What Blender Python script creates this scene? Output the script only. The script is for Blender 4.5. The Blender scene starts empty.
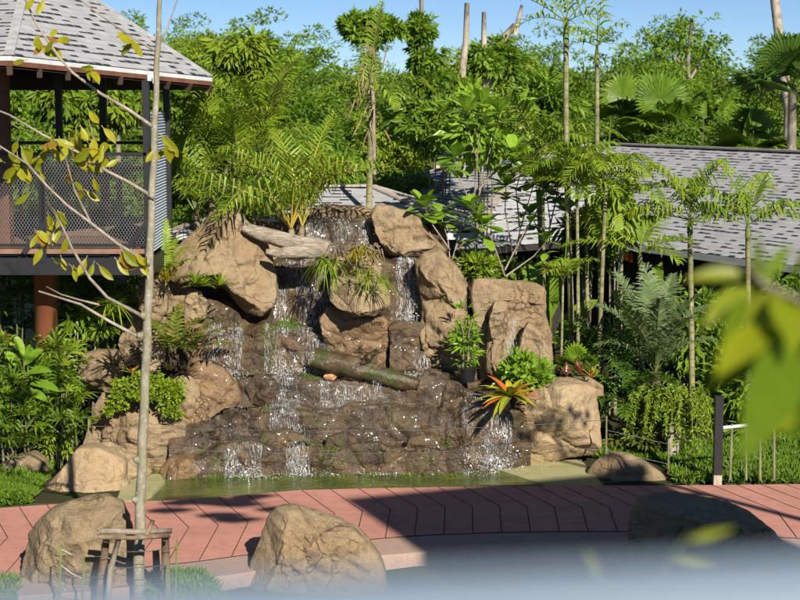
import bpy, math, random
import numpy as np
from mathutils import Vector, Matrix, noise
PI = math.pi
R_ = math.radians
scene = bpy.context.scene
COL = scene.collection
# ------------------------------------------------------------------ camera model
F_PX, CAM_H = 1600.0, 4.7
PITCH = math.atan(200 / F_PX)
CAM = Vector((0, 0, CAM_H))
FW = Vector((0, math.cos(PITCH), -math.sin(PITCH)))
UP = Vector((0, math.sin(PITCH), math.cos(PITCH)))
def ray(px, py):
    return FW + Vector((1, 0, 0)) * ((px - 400) / F_PX) + UP * ((300 - py) / F_PX)
def at(px, py, Y):
    d = ray(px, py)
    return CAM + d * (Y / d.y)
def gnd(px, py, z=0.0):
    d = ray(px, py)
    return CAM + d * ((z - CAM_H) / d.z)
def m_px(Y):
    return Y / F_PX
# ------------------------------------------------------------------ tagging
def tag(o, label=None, cat=None, group=None, kind=None):
    if label: o['label'] = label
    if cat: o['category'] = cat
    if group: o['group'] = group
    if kind: o['kind'] = kind
    return o
def thing(name, loc, label, cat, group=None):
    o = bpy.data.objects.new(name, None)
    o.empty_display_size = 0.2
    COL.objects.link(o)
    o.location = loc
    return tag(o, label, cat, group)
def root_loc(o):
    p = Vector((0, 0, 0))
    while o is not None:
        p = p + Vector(o.location)
        o = o.parent
    return p
def copy_tree(o, loc=None, rotz=None, scale=None, parent=None):
    c = o.copy()
    COL.objects.link(c)
    c.parent = parent
    if loc is not None: c.location = loc
    if rotz is not None: c.rotation_euler = (0, 0, rotz)
    if scale is not None: c.scale = scale
    for ch in list(o.children):
        copy_tree(ch, parent=c)
    return c
# ------------------------------------------------------------------ mesh builder
class MB:
    def __init__(s):
        s.v, s.f, s.t, s.m, s.uv = [], [], [], [], None
    def add(s, vs, fs, tint=0.5, mat=0):
        b = len(s.v)
        s.v.extend(tuple(p) for p in vs)
        s.t.extend([tint] * len(vs))
        for f in fs:
            s.f.append(tuple(i + b for i in f))
            s.m.append(mat)
    def box(s, c, d, rot=None, mat=0, tint=.5):
        c = Vector(c); hx, hy, hz = d[0] / 2, d[1] / 2, d[2] / 2
        vs = [Vector((x, y, z)) for x in (-hx, hx) for y in (-hy, hy) for z in (-hz, hz)]
        if rot is not None: vs = [rot @ v for v in vs]
        s.add([v + c for v in vs], [(0, 1, 3, 2), (4, 6, 7, 5), (0, 4, 5, 1), (2, 3, 7, 6), (0, 2, 6, 4), (1, 5, 7, 3)], tint, mat)
    def bar(s, a, b, w, h=None, mat=0, up=(0, 0, 1), tint=.5):
        a, b = Vector(a), Vector(b); h = h or w
        d = (b - a); L = d.length; d.normalize()
        up = Vector(up)
        if abs(d.dot(up)) > .98: up = Vector((1, 0, 0))
        x = d.cross(up).normalized(); z = x.cross(d).normalized()
        s.box((a + b) / 2, (w, L, h), Matrix((x, d, z)).transposed(), mat, tint)
    def tube(s, pts, rad, n=8, mat=0, tint=.5, wob=0, cap=True):
        pts = [Vector(p) for p in pts]
        if not isinstance(rad, (list, tuple)): rad = [rad] * len(pts)
        vs = []; ref = Vector((0.3, 1, 0.1)).normalized()
        for i, p in enumerate(pts):
            d = (pts[min(i + 1, len(pts) - 1)] - pts[max(i - 1, 0)]).normalized()
            x = d.cross(ref)
            if x.length < .05: x = d.cross(Vector((1, 0, 0)))
            x.normalize(); y = d.cross(x)
            for k in range(n):
                a = 2 * PI * k / n
                r = rad[i] * (1 + (wob * noise.noise(Vector((p.x * 6 + k, p.z * 9, p.y * 6))) if wob else 0))
                vs.append(p + (x * math.cos(a) + y * math.sin(a)) * r)
        fs = [(i * n + k, i * n + (k + 1) % n, (i + 1) * n + (k + 1) % n, (i + 1) * n + k) for i in range(len(pts) - 1) for k in range(n)]
        if cap:
            fs.append(tuple(range(n))); fs.append(tuple(reversed(range((len(pts) - 1) * n, len(pts) * n))))
        s.add(vs, fs, tint, mat)
    def strip(s, pts, wid, nrm, fold=0.0, tint=.5, mat=0):
        """leaf blade: points along the midrib, half-widths, a normal; folded along the midrib"""
        pts = [Vector(p) for p in pts]; nrm = Vector(nrm); vs = []
        for i, p in enumerate(pts):
            d = (pts[min(i + 1, len(pts) - 1)] - pts[max(i - 1, 0)])
            sd = d.cross(nrm)
            if sd.length < 1e-6: sd = d.cross(Vector((1, .2, 0)))
            sd.normalize(); up = sd.cross(d).normalized()
            w = wid[i]
            vs += [p - sd * w + up * (w * fold), p, p + sd * w + up * (w * fold)]
        fs = []
        for i in range(len(pts) - 1):
            a, b = i * 3, i * 3 + 3
            fs += [(a, a + 1, b + 1, b), (a + 1, a + 2, b + 2, b + 1)]
        s.add(vs, fs, tint, mat)
    def blade(s, base, tip, w, nrm, sag=0.0, tint=.5, mat=0, prof=(.35, 1, .8, .04), fold=.25):
        base, tip = Vector(base), Vector(tip); n = len(prof)
        L = (tip - base).length
        pts = [base.lerp(tip, i / (n - 1)) + Vector((0, 0, 1)) * (sag * L * (4 * (i / (n - 1)) * (1 - i / (n - 1)))) for i in range(n)]
        s.strip(pts, [w * .5 * q for q in prof], nrm, fold, tint, mat)
    def leaves(s, P, D, L, W, rng, tint=(0, 1), fold=.3, mat=0):
        """many folded diamond leaves (numpy)"""
        n = len(P); b = len(s.v)
        D = D / (np.linalg.norm(D, axis=1, keepdims=True) + 1e-9)
        rv = rng.normal(size=(n, 3)) + np.array([0, -.35, .9])
        S = np.cross(D, rv); S /= np.linalg.norm(S, axis=1, keepdims=True) + 1e-9
        N = np.cross(S, D)
        L = (L * rng.uniform(.7, 1.25, n))[:, None]; W = (W * rng.uniform(.75, 1.2, n))[:, None] * .5
        mid = P + D * L * .45
        V = np.stack([P, mid - S * W + N * W * fold, P + D * L - N * L * .06, mid + S * W + N * W * fold], 1).reshape(-1, 3)
        s.v.extend(map(tuple, V.tolist()))
        s.t.extend(np.repeat(rng.uniform(tint[0], tint[1], n), 4).tolist())
        i = b + 4 * np.arange(n)
        s.f.extend(map(tuple, np.concatenate([np.stack([i, i + 1, i + 2], 1), np.stack([i, i + 2, i + 3], 1)]).tolist()))
        s.m.extend([mat] * (2 * n))
    def build(s, name, mats, parent=None, loc=(0, 0, 0), smooth=False):
        if not isinstance(mats, (list, tuple)): mats = [mats]
        off = root_loc(parent) if parent is not None else Vector(loc)
        me = bpy.data.meshes.new(name)
        V = np.array(s.v, dtype=float).reshape(-1, 3) - np.array(off)
        me.from_pydata(V.tolist(), [], s.f)
        for m in mats: me.materials.append(m)
        me.polygons.foreach_set('material_index', s.m)
        if smooth: me.polygons.foreach_set('use_smooth', [True] * len(s.f))
        a = me.attributes.new('tint', 'FLOAT', 'POINT')
        a.data.foreach_set('value', s.t)
        if s.uv is not None:
            ul = me.uv_layers.new(name='UVMap')
            ul.data.foreach_set('uv', [c for f in s.uv for p in f for c in p])
        me.update()
        o = bpy.data.objects.new(name, me)
        COL.objects.link(o)
        if parent is not None: o.parent = parent
        else: o.location = loc
        return o
# ------------------------------------------------------------------ materials
class NT:
    def __init__(s, name):
        s.mat = bpy.data.materials.new(name); s.mat.use_nodes = True
        s.t = s.mat.node_tree; s.t.nodes.clear()
        s.out = s.n('ShaderNodeOutputMaterial')
    def n(s, typ, **kw):
        nd = s.t.nodes.new(typ)
        for k, v in kw.items(): setattr(nd, k, v)
        return nd
    def l(s, a, b): s.t.links.new(a, b)
    def inp(s, nd, key, val):
        if isinstance(val, bpy.types.NodeSocket): s.l(val, nd.inputs[key])
        else: nd.inputs[key].default_value = val
    def math(s, op, a, b=0.0, clamp=False):
        nd = s.n('ShaderNodeMath', operation=op, use_clamp=clamp)
        s.inp(nd, 0, a); s.inp(nd, 1, b); return nd.outputs[0]
    def noise(s, vec, sc, det=4, rough=.55, dist=0):
        nd = s.n('ShaderNodeTexNoise'); s.inp(nd, 'Vector', vec); s.inp(nd, 'Scale', sc); s.inp(nd, 'Detail', det); s.inp(nd, 'Roughness', rough); s.inp(nd, 'Distortion', dist)
        return nd.outputs['Fac']
    def voro(s, vec, sc, feat='DISTANCE_TO_EDGE'):
        nd = s.n('ShaderNodeTexVoronoi', feature=feat); s.inp(nd, 'Vector', vec); s.inp(nd, 'Scale', sc); return nd.outputs['Distance']
    def ramp(s, fac, stops, interp='LINEAR'):
        nd = s.n('ShaderNodeValToRGB'); s.l(fac, nd.inputs[0]); cr = nd.color_ramp; cr.interpolation = interp
        while len(cr.elements) < len(stops): cr.elements.new(.5)
        for e, (p, c) in zip(cr.elements, stops):
            e.position = p; e.color = (*c, 1) if not isinstance(c, (int, float)) else (c, c, c, 1)
        return nd.outputs[0]
    def mix(s, fac, a, b, typ='MIX'):
        nd = s.n('ShaderNodeMix', data_type='RGBA', blend_type=typ)
        s.inp(nd, 0, fac)
        for k, v in ((6, a), (7, b)):
            s.inp(nd, k, v if isinstance(v, bpy.types.NodeSocket) else (*v, 1))
        return nd.outputs[2]
    def pos(s): return s.n('ShaderNodeNewGeometry').outputs['Position']
    def obj(s): return s.n('ShaderNodeTexCoord').outputs['Object']
    def scale(s, vec, x, y, z):
        nd = s.n('ShaderNodeMapping'); s.l(vec, nd.inputs[0]); nd.inputs['Scale'].default_value = (x, y, z); return nd.outputs[0]
    def bump(s, h, strength=.5, dist=.02, prev=None):
        nd = s.n('ShaderNodeBump'); s.l(h, nd.inputs['Height']); nd.inputs['Strength'].default_value = strength; nd.inputs['Distance'].default_value = dist
        if prev is not None: s.l(prev, nd.inputs['Normal'])
        return nd.outputs[0]
    def princ(s, col, rough=.7, normal=None, spec=.4, metal=0, coat=0):
        nd = s.n('ShaderNodeBsdfPrincipled')
        s.inp(nd, 'Base Color', col if isinstance(col, bpy.types.NodeSocket) else (*col, 1)); s.inp(nd, 'Roughness', rough); s.inp(nd, 'Specular IOR Level', spec); s.inp(nd, 'Metallic', metal); s.inp(nd, 'Coat Weight', coat)
        nd.inputs['Coat Roughness'].default_value = .06
        if normal is not None: s.l(normal, nd.inputs['Normal'])
        return nd
    def done(s, nd):
        s.l(nd.outputs[0], s.out.inputs['Surface']); return s.mat
def plain(name, col, rough=.6, spec=.4, metal=0, var=.25, sc=6, bump=.15):
    t = NT(name); p = t.pos(); nz = t.noise(p, sc, 5)
    c = t.mix(t.ramp(nz, [(.3, 0), (.7, 1)]), tuple(x * (1 - var) for x in col), tuple(min(1, x * (1 + var)) for x in col))
    return t.done(t.princ(c, rough, t.bump(t.noise(p, sc * 8, 4), bump, .01), spec, metal))
def rock_mat(name, base, dark, warm, wet=0.0, moss=0.0):
    t = NT(name); p = t.pos()
    n1 = t.noise(p, 1.6, 6, .6, .6); n2 = t.noise(p, 7, 8, .65); n3 = t.noise(p, 38, 5, .7)
    c = t.mix(t.ramp(n1, [(.38, 0), (.62, 1)]), base, warm)
    c = t.mix(t.ramp(n2, [(.30, .85), (.50, 0)]), c, dark); n0 = t.noise(t.scale(p, 1, 1, .45), .9, 5, .6, .8); c = t.mix(t.ramp(n0, [(.52, 0), (.66, .6)]), c, tuple((x + y) / 2 for x, y in zip(dark, base)))
    st = t.noise(t.scale(p, 5, 5, .8), 1.3, 6, .65)
    c = t.mix(t.ramp(st, [(.56, 0), (.72, .55)]), c, dark)
    pit = t.voro(t.scale(p, 1, 1, 1), 26, 'F1')
    c = t.mix(t.ramp(pit, [(.04, .5), (.16, 0)]), c, tuple(x * .45 for x in dark))
    c = t.mix(t.ramp(n3, [(.35, .35), (.6, 0)]), c, tuple(x * .6 for x in base))
    wv = t.n('ShaderNodeVectorMath', operation='ADD'); nn = t.n('ShaderNodeTexNoise'); t.l(p, nn.inputs['Vector']); nn.inputs['Scale'].default_value = 3.0; nn.inputs['Detail'].default_value = 4
    t.l(p, wv.inputs[0]); t.l(nn.outputs['Color'], wv.inputs[1])
    ck = t.voro(t.scale(wv.outputs[0], 1, 1, 1.3), 1.05); ckm = t.math('MULTIPLY', t.ramp(ck, [(.006, 1), (.022, 0)]), t.ramp(t.noise(p, 1.3, 3), [(.49, 0), (.57, 1)]))
    c = t.mix(t.math('MULTIPLY', ckm, .65), c, tuple(x * .3 for x in dark))
    gr = t.noise(p, 95, 2, .5); c = t.mix(t.ramp(gr, [(.36, .32), (.5, 0)]), c, dark); c = t.mix(t.ramp(gr, [(.56, 0), (.68, .25)]), c, tuple(min(1, x * 1.35) for x in base))
    if moss:
        geo = t.n('ShaderNodeNewGeometry'); sep = t.n('ShaderNodeSeparateXYZ'); t.l(geo.outputs['Normal'], sep.inputs[0])
        mm = t.math('MULTIPLY', t.ramp(t.noise(p, 2.3, 5), [(.56, 0), (.66, 1)]), t.math('MULTIPLY_ADD', sep.outputs[2], .8, True))
        c = t.mix(t.math('MULTIPLY', mm, moss, True), c, (.07, .12, .012))
    b = t.bump(n1, .5, .10); b = t.bump(n2, .8, .06, b); b = t.bump(st, .6, .03, b); b = t.bump(t.math('SUBTRACT', 1.0, ckm), .6, .03, b); b = t.bump(n3, .6, .018, b)
    if wet:
        b = t.bump(t.noise(t.scale(p, 1, 1, .6), 22, 3), .6, .02, b)
        r = t.ramp(t.noise(p, 3, 4), [(.35, .22), (.65, .6)])
        return t.done(t.princ(c, r, b, .4, 0, wet * .6))
    return t.done(t.princ(c, t.ramp(n2, [(.3, .62), (.7, .9)]), b, .3))
def leaf_mat(name, c1, c2, trans=.3, rough=.42, spec=.35, warm=None, wpos=.97):
    t = NT(name); at_ = t.n('ShaderNodeAttribute', attribute_name='tint').outputs['Fac']
    oi = t.n('ShaderNodeObjectInfo').outputs['Random']
    f = t.math('MULTIPLY_ADD', oi, .3, False); f.node.inputs[2].default_value = -.15
    f = t.math('ADD', f, at_, True)
    st = [(0, c1), (.85, c2)]
    if warm: st = [(0, c1), (wpos * .85, c2), (wpos, warm)]
    c = t.ramp(f, st)
    c = t.mix(t.ramp(t.noise(t.pos(), 22, 4), [(.35, .0), (.75, .4)]), c, tuple(x * .6 for x in c1))
    pr = t.princ(c, rough, None, spec)
    tr = t.n('ShaderNodeBsdfTranslucent'); t.l(t.mix(.5, c, (.55, .6, .05), 'MIX'), tr.inputs[0])
    tr2 = t.mix(.35, c, (.30, .38, .02)); t.l(tr2, tr.inputs[0])
    mx = t.n('ShaderNodeMixShader'); mx.inputs[0].default_value = trans
    t.l(pr.outputs[0], mx.inputs[1]); t.l(tr.outputs[0], mx.inputs[2])
    return t.done(mx)
def bark_mat(name, c1, c2, ring=0):
    t = NT(name); p = t.pos(); n1 = t.noise(t.scale(p, 1, 1, .35), 14, 6, .7); n2 = t.noise(p, 5, 4)
    c = t.mix(t.ramp(n1, [(.35, 0), (.65, 1)]), c1, c2)
    c = t.mix(t.ramp(n2, [(.48, 0), (.62, .6)]), c, tuple(x * .55 for x in c1))
    if ring:
        w = t.n('ShaderNodeTexWave', bands_direction='Z'); t.l(p, w.inputs[0]); w.inputs['Scale'].default_value = ring; w.inputs['Distortion'].default_value = 1.2
        c = t.mix(t.ramp(w.outputs['Fac'], [(.03, .55), (.16, 0)]), c, tuple(x * .55 for x in c1))
    return t.done(t.princ(c, .85, t.bump(n1, .6, .015), .2))
def shingle_mat():
    t = NT('roof_shingles'); uv = t.n('ShaderNodeUVMap').outputs[0]
    s = t.n('ShaderNodeSeparateXYZ'); t.l(uv, s.inputs[0]); u, v = s.outputs[0], s.outputs[1]
    vr = t.math('DIVIDE', v, .145); row = t.math('FLOOR', vr); fv = t.math('SUBTRACT', vr, row)
    w1 = t.n('ShaderNodeTexWhiteNoise', noise_dimensions='1D'); t.l(row, w1.inputs['W'])
    uu = t.math('ADD', t.math('DIVIDE', u, .17), t.math('MULTIPLY', w1.outputs[0], 7.3))
    cell = t.math('FLOOR', uu); fu = t.math('SUBTRACT', uu, cell)
    cb = t.n('ShaderNodeCombineXYZ'); t.l(cell, cb.inputs[0]); t.l(row, cb.inputs[1])
    w2 = t.n('ShaderNodeTexWhiteNoise', noise_dimensions='2D'); t.l(cb.outputs[0], w2.inputs['Vector'])
    wn = t.math('MULTIPLY_ADD', t.math('FRACT', t.math('MULTIPLY', w2.outputs[0], 17.3)), .25); wn.node.inputs[2].default_value = .27
    dash = t.math('MULTIPLY', t.math('GREATER_THAN', w2.outputs[0], .46), t.math('LESS_THAN', fv, wn))
    dash = t.math('MULTIPLY', dash, t.math('LESS_THAN', t.math('ABSOLUTE', t.math('SUBTRACT', fu, .5)), .46))
    p = t.pos()
    g = t.mix(t.math('FRACT', t.math('MULTIPLY', w2.outputs[0], 5.7)), (.36, .36, .385), (.46, .46, .475))
    g = t.mix(t.ramp(t.noise(p, 160, 3), [(.35, .4), (.65, 0)]), g, (.22, .22, .23))
    g = t.mix(t.ramp(t.noise(p, .9, 5, .6), [(.5, 0), (.75, .4)]), g, (.30, .28, .25))
    line = t.math('LESS_THAN', fv, .07)
    g = t.mix(t.math('MULTIPLY', line, .55), g, (.10, .10, .11))
    c = t.mix(dash, g, (.035, .036, .042))
    h = t.math('SUBTRACT', t.math('MULTIPLY', fv, -.6), t.math('MULTIPLY', dash, .8))
    return t.done(t.princ(c, .9, t.bump(h, .5, .02), .2))
M = {}
M['rock'] = rock_mat('tan_rock', (.365, .277, .172), (.13, .088, .052), (.30, .20, .11))
M['rock_pale'] = rock_mat('pale_tan_rock', (.44, .335, .205), (.22, .15, .09), (.40, .275, .155))
M['rock_grey'] = rock_mat('grey_brown_rock', (.33, .25, .155), (.115, .082, .052), (.30, .21, .115))
M['rock_damp'] = rock_mat('damp_rock', (.27, .175, .095), (.09, .055, .032), (.28, .175, .09), .2, .12)
M['rock_wet'] = rock_mat('wet_rock', (.078, .053, .034), (.018, .013, .009), (.16, .10, .05), .4, .3)
M['bark_pale'] = bark_mat('pale_bark', (.30, .25, .18), (.46, .41, .33))
M['bark_grey'] = bark_mat('grey_bark', (.20, .16, .12), (.34, .29, .23))
M['palm_trunk'] = bark_mat('ringed_palm_bark', (.22, .17, .10), (.34, .28, .18), 4)
M['green_trunk'] = bark_mat('green_ringed_stem', (.19, .19, .085), (.33, .30, .17), 2.6)
t = NT('weathered_driftwood'); p = t.pos(); n1 = t.noise(t.scale(p, 1.2, 7, 10), 5, 7, .7, .6)
c = t.mix(t.ramp(n1, [(.36, 0), (.6, 1)]), (.20, .155, .115), (.46, .40, .32)); c = t.mix(t.ramp(t.noise(t.scale(p, .8, 7, 9), 9, 4, .6), [(.56, 0), (.66, .85)]), c, (.09, .07, .055))
M['drift'] = t.done(t.princ(c, .9, t.bump(n1, .9, .03), .15))
M['stake'] = bark_mat('dead_wood', (.16, .11, .07), (.30, .22, .15))
M['forest'] = leaf_mat('forest_leaves', (.085, .19, .014), (.27, .42, .032), .42, .5)
M['forest_lime'] = leaf_mat('yellow_green_leaves', (.13, .23, .014), (.34, .44, .034), .42, .5)
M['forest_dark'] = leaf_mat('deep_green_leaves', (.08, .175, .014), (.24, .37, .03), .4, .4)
M['broad'] = leaf_mat('broad_bright_leaves', (.16, .30, .022), (.32, .50, .045), .38, .35)
M['palm'] = leaf_mat('palm_leaflets', (.12, .23, .014), (.34, .45, .035), .38, .4, .4, (.30, .22, .05))
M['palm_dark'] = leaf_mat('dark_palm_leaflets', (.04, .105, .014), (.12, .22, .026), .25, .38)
M['silver'] = leaf_mat('blue_grey_palm_leaflets', (.075, .12, .045), (.18, .24, .10), .15, .45)
M['yellowing'] = leaf_mat('yellowing_leaves', (.24, .27, .012), (.52, .46, .02), .45, .4, .35, (.38, .16, .03))
M['fern'] = leaf_mat('fern_leaflets', (.05, .09, .008), (.17, .19, .018), .25, .5, .3, (.25, .12, .03))
M['lime'] = leaf_mat('lime_leaves', (.13, .23, .010), (.28, .37, .020), .3, .4)
M['straw'] = leaf_mat('straw_leaves', (.30, .20, .09), (.45, .33, .17), .2, .7)
M['brom'] = leaf_mat('yellow_bromeliad', (.30, .36, .03), (.60, .46, .05), .25, .3, .5, (.62, .11, .03), .72)
M['brom_red'] = leaf_mat('red_bromeliad', (.22, .10, .05), (.45, .06, .08), .2, .3, .5)
M['brom_dark'] = leaf_mat('dark_bromeliad', (.03, .035, .02), (.10, .06, .035), .1, .3, .5)
M['fg'] = leaf_mat('foreground_leaves', (.12, .20, .008), (.30, .33, .012), .42, .4)
M['grassblade'] = leaf_mat('ground_cover_leaves', (.07, .15, .010), (.18, .30, .022), .3, .5)
M['frond_stem'] = plain('yellow_frond_stem', (.40, .30, .05), .5)
M['green_stem'] = plain('green_stem', (.12, .15, .04), .6)
M['twig'] = bark_mat('thin_twig_bark', (.26, .21, .17), (.42, .36, .30))
M['steel'] = plain('black_painted_steel', (.018, .018, .02), .45, .4, 0, .2)
M['wire'] = plain('grey_wire', (.16, .16, .16), .45, .5, .6)
M['meshwire'] = plain('grey_mesh_wire', (.17, .165, .165), .5, .5, .2)
M['wood'] = plain('red_brown_timber', (.17, .070, .040), .6)
M['board'] = plain('brown_boards', (.22, .13, .085), .7)
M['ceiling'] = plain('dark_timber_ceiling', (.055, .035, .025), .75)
M['terracotta'] = plain('terracotta_painted_column', (.20, .070, .036), .5, .4, 0, .12)
M['panel'] = plain('pale_grey_metal', (.30, .34, .38), .5, .4, .1, .1)
M['white'] = plain('white_painted_trim', (.62, .64, .64), .5, .4, 0, .12)
M['teal'] = plain('teal_paint', (.02, .22, .27), .5, .4, 0, .15)
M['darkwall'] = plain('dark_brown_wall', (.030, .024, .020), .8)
M['shingle'] = shingle_mat()
M['ridge'] = plain('rusty_ridge_cap', (.36, .31, .28), .85)
M['pot'] = plain('black_plastic_pot', (.015, .015, .017), .35)
M['bamboo'] = plain('weathered_bamboo', (.19, .185, .10), .6)
M['greenstick'] = plain('green_garden_stick', (.16, .23, .06), .5)
M['bluerail'] = plain('blue_grey_painted_rail', (.27, .34, .42), .5, .4, 0, .08, 3)
M['cream'] = plain('cream_render_wall', (.52, .47, .38), .8)
M['orange_stone'] = plain('orange_stone', (.50, .27, .13), .8, .3, 0, .3, 18)
M['orange'] = plain('orange_plastic', (.55, .10, .02), .5)
# ------------------------------------------------------------------ foliage helpers
def frond(mb, base, az, el, L, droop, nl, ll, lw, rng, hang=.35, vup=.45, fwd=.55, start=.16, bald=0.0, rach=.012):
    """pinnate leaf: slot 0 leaflets, slot 1 rachis"""
    N = 12; p = Vector(base); pts = [p.copy()]; tans = []
    for i in range(N):
        s = (i + .5) / N
        e = el - droop * s ** 1.4
        d = Vector((math.cos(az) * math.cos(e), math.sin(az) * math.cos(e), math.sin(e)))
        tans.append(d); p = p + d * (L / N); pts.append(p.copy())
    mb.tube(pts, [rach * (1 - .85 * i / N) for i in range(N + 1)], 4, 1, rng.random())
    side0 = Vector((-math.sin(az), math.cos(az), 0))
    for j in range(nl):
        s = start + (1 - start) * (j + .5) / nl
        i = min(N - 1, int(s * N)); q = pts[i].lerp(pts[i + 1], s * N - i); t = tans[i]
        up = side0.cross(t); up = up if up.z > 0 else -up
        prof = (math.sin(PI * (.12 + .86 * (s - start) / (1 - start)) ** .8)) * .85 + .15
        for sg in (-1, 1):
            if rng.random() < bald + .05: continue
            f = fwd + .5 * (s - start)
            d = (side0 * sg + t * f + up * vup + Vector((rng.uniform(-1, 1), rng.uniform(-1, 1), rng.uniform(-1, 1))) * .16).normalized()
            l = ll * prof * rng.uniform(.85, 1.1)
            m = q + d * l * .5; d2 = (d + Vector((0, 0, -1)) * hang * rng.uniform(.6, 1.4)).normalized()
            tip = m + d2 * l * .5
            mb.strip([q, q.lerp(m, .5), m, tip], [lw * .25, lw * .5, lw * .46, lw * .04], up, .18, min(1, max(0, rng.gauss(.5, .22))), 0)
def fan_leaf(mb, base, az, el, stalk, Rr, nray, rng, spread=2.6, lw=.05, droop=.2):
    base = Vector(base)
    d = Vector((math.cos(az) * math.cos(el), math.sin(az) * math.cos(el), math.sin(el)))
    hub = base + d * stalk
    mb.tube([base, base.lerp(hub, .5) + Vector((0, 0, .02 * stalk)), hub], [.014, .011, .008], 4, 1, .5)
    side = Vector((-math.sin(az), math.cos(az), 0)); up = side.cross(d); up = up if up.z > 0 else -up
    tilt = rng.uniform(-.2, .5)
    ax = (d * math.cos(tilt) + up * math.sin(tilt)).normalized(); nr = side.cross(ax).normalized()
    for k in range(nray):
        a = (k / (nray - 1) - .5) * spread
        r = Rr * (1 - .25 * abs(a) / (spread / 2)) * rng.uniform(.9, 1.05)
        dd = ax * math.cos(a) + side * math.sin(a)
        m = hub + dd * r * .6 + nr * .02
        tip = hub + dd * r - Vector((0, 0, droop * r * rng.uniform(.5, 1.3)))
        mb.strip([hub, hub.lerp(m, .5), m, tip], [.006, lw * .42, lw * .5, lw * .06], nr, .3, min(1, max(0, rng.gauss(.5, .2))), 0)
def rosette(mb, c, n, L, w, rng, el=(.2, 1.2), sag=-.0, prof=(.55, 1, .85, .5, .05), tint=(0, 1), axis=None, tipdrop=.25, fold=.3):
    c = Vector(c)
    for k in range(n):
        az = 2 * PI * (k * .382 + rng.uniform(-.06, .06)); e = rng.uniform(*el); l = L * rng.uniform(.75, 1.1)
        d = Vector((math.cos(az) * math.cos(e), math.sin(az) * math.cos(e), math.sin(e)))
        nrm = Vector((-math.cos(az) * math.sin(e), -math.sin(az) * math.sin(e), math.cos(e)))
        m = len(prof); pts = [c + d * (l * i / (m - 1)) - Vector((0, 0, tipdrop * l * (i / (m - 1)) ** 2)) for i in range(m)]
        mb.strip(pts, [w * .5 * q for q in prof], nrm, fold, rng.uniform(*tint), 0)
def cloud(mb, c, rad, ncl, per, L, W, rng, droop=.5, rc=.25, tint=(0, 1), shell=.5):
    """crown: leaf clumps spread through an uneven ellipsoid"""
    g = np.random.default_rng(rng.randrange(1 << 30)); rad = np.array(rad)
    u = g.normal(size=(ncl, 3)); u /= np.linalg.norm(u, axis=1, keepdims=True)
    ph = g.uniform(0, 6, 6)
    lump = 1 + .22 * np.sin(3 * u[:, 0] + ph[0]) * np.sin(3 * u[:, 2] + ph[1]) + .18 * np.sin(5 * u[:, 1] + ph[2] + 4 * u[:, 2])
    r = g.uniform(0, 1, ncl) ** shell * lump
    C = u * r[:, None] * rad + np.array(c)
    tc = g.uniform(tint[0], tint[0] + (tint[1] - tint[0]) * .6, ncl)
    n = ncl * per
    o = g.normal(size=(n, 3)); o /= np.linalg.norm(o, axis=1, keepdims=True)
    cs = g.uniform(.6, 1.35, ncl)
    off = o * (g.uniform(0.15, 1, n) ** .6)[:, None] * np.array([1, 1, .62]) * (rc * rad.mean() * np.repeat(cs, per))[:, None]
    P = np.repeat(C, per, 0) + off
    D = o * .8 + np.repeat(u, per, 0) * .4 + g.normal(size=(n, 3)) * .35; D[:, 2] -= droop
    b = len(mb.t)
    mb.leaves(P, D, L, W, g, (0, .4))
    tt = np.array(mb.t[b:]) + np.repeat(np.repeat(tc, per), 4); mb.t[b:] = np.clip(tt, 0, 1).tolist()
    return C
# ------------------------------------------------------------------ rocks
ICO = {}
def ico(sub):
    if sub not in ICO:
        import bmesh
        bm = bmesh.new(); bmesh.ops.create_icosphere(bm, subdivisions=sub, radius=1)
        bm.verts.ensure_lookup_table()
        ICO[sub] = ([v.co.copy() for v in bm.verts], [tuple(v.index for v in f.verts) for f in bm.faces]); bm.free()
    return ICO[sub]
def rock_displace(p, nrm, size, amp):
    q = p
    a = noise.fractal(q * 1.5, 1.0, 2.1, 3) * .05
    r1 = 1 - abs(noise.noise(Vector((q.x * 2.1, q.y * 2.1, q.z * 2.9)) + Vector((7, 3, 1)))) * 2
    b = -.055 * max(0, r1 - .55) / .45
    dv = noise.voronoi(Vector((q.x * .9 + q.z * .4, q.y * .9, q.z * 1.3)))[0]
    c = -.06 * math.exp(-(dv[1] - dv[0]) * 22)
    d = noise.fractal(Vector((q.x * 5, q.y * 5, q.z * 7)), .8, 2.0, 5) * .034 - .03 * max(0, .75 - abs(noise.noise(Vector((q.x * 4.2, q.y * 4.2, q.z * 3.2)))) * 4.5)
    e = noise.fractal(q * 22, .8, 2.0, 3) * .008
    return nrm * ((a + b + c + d + e) * amp * min(1.4, .55 + size * .5))
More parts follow.
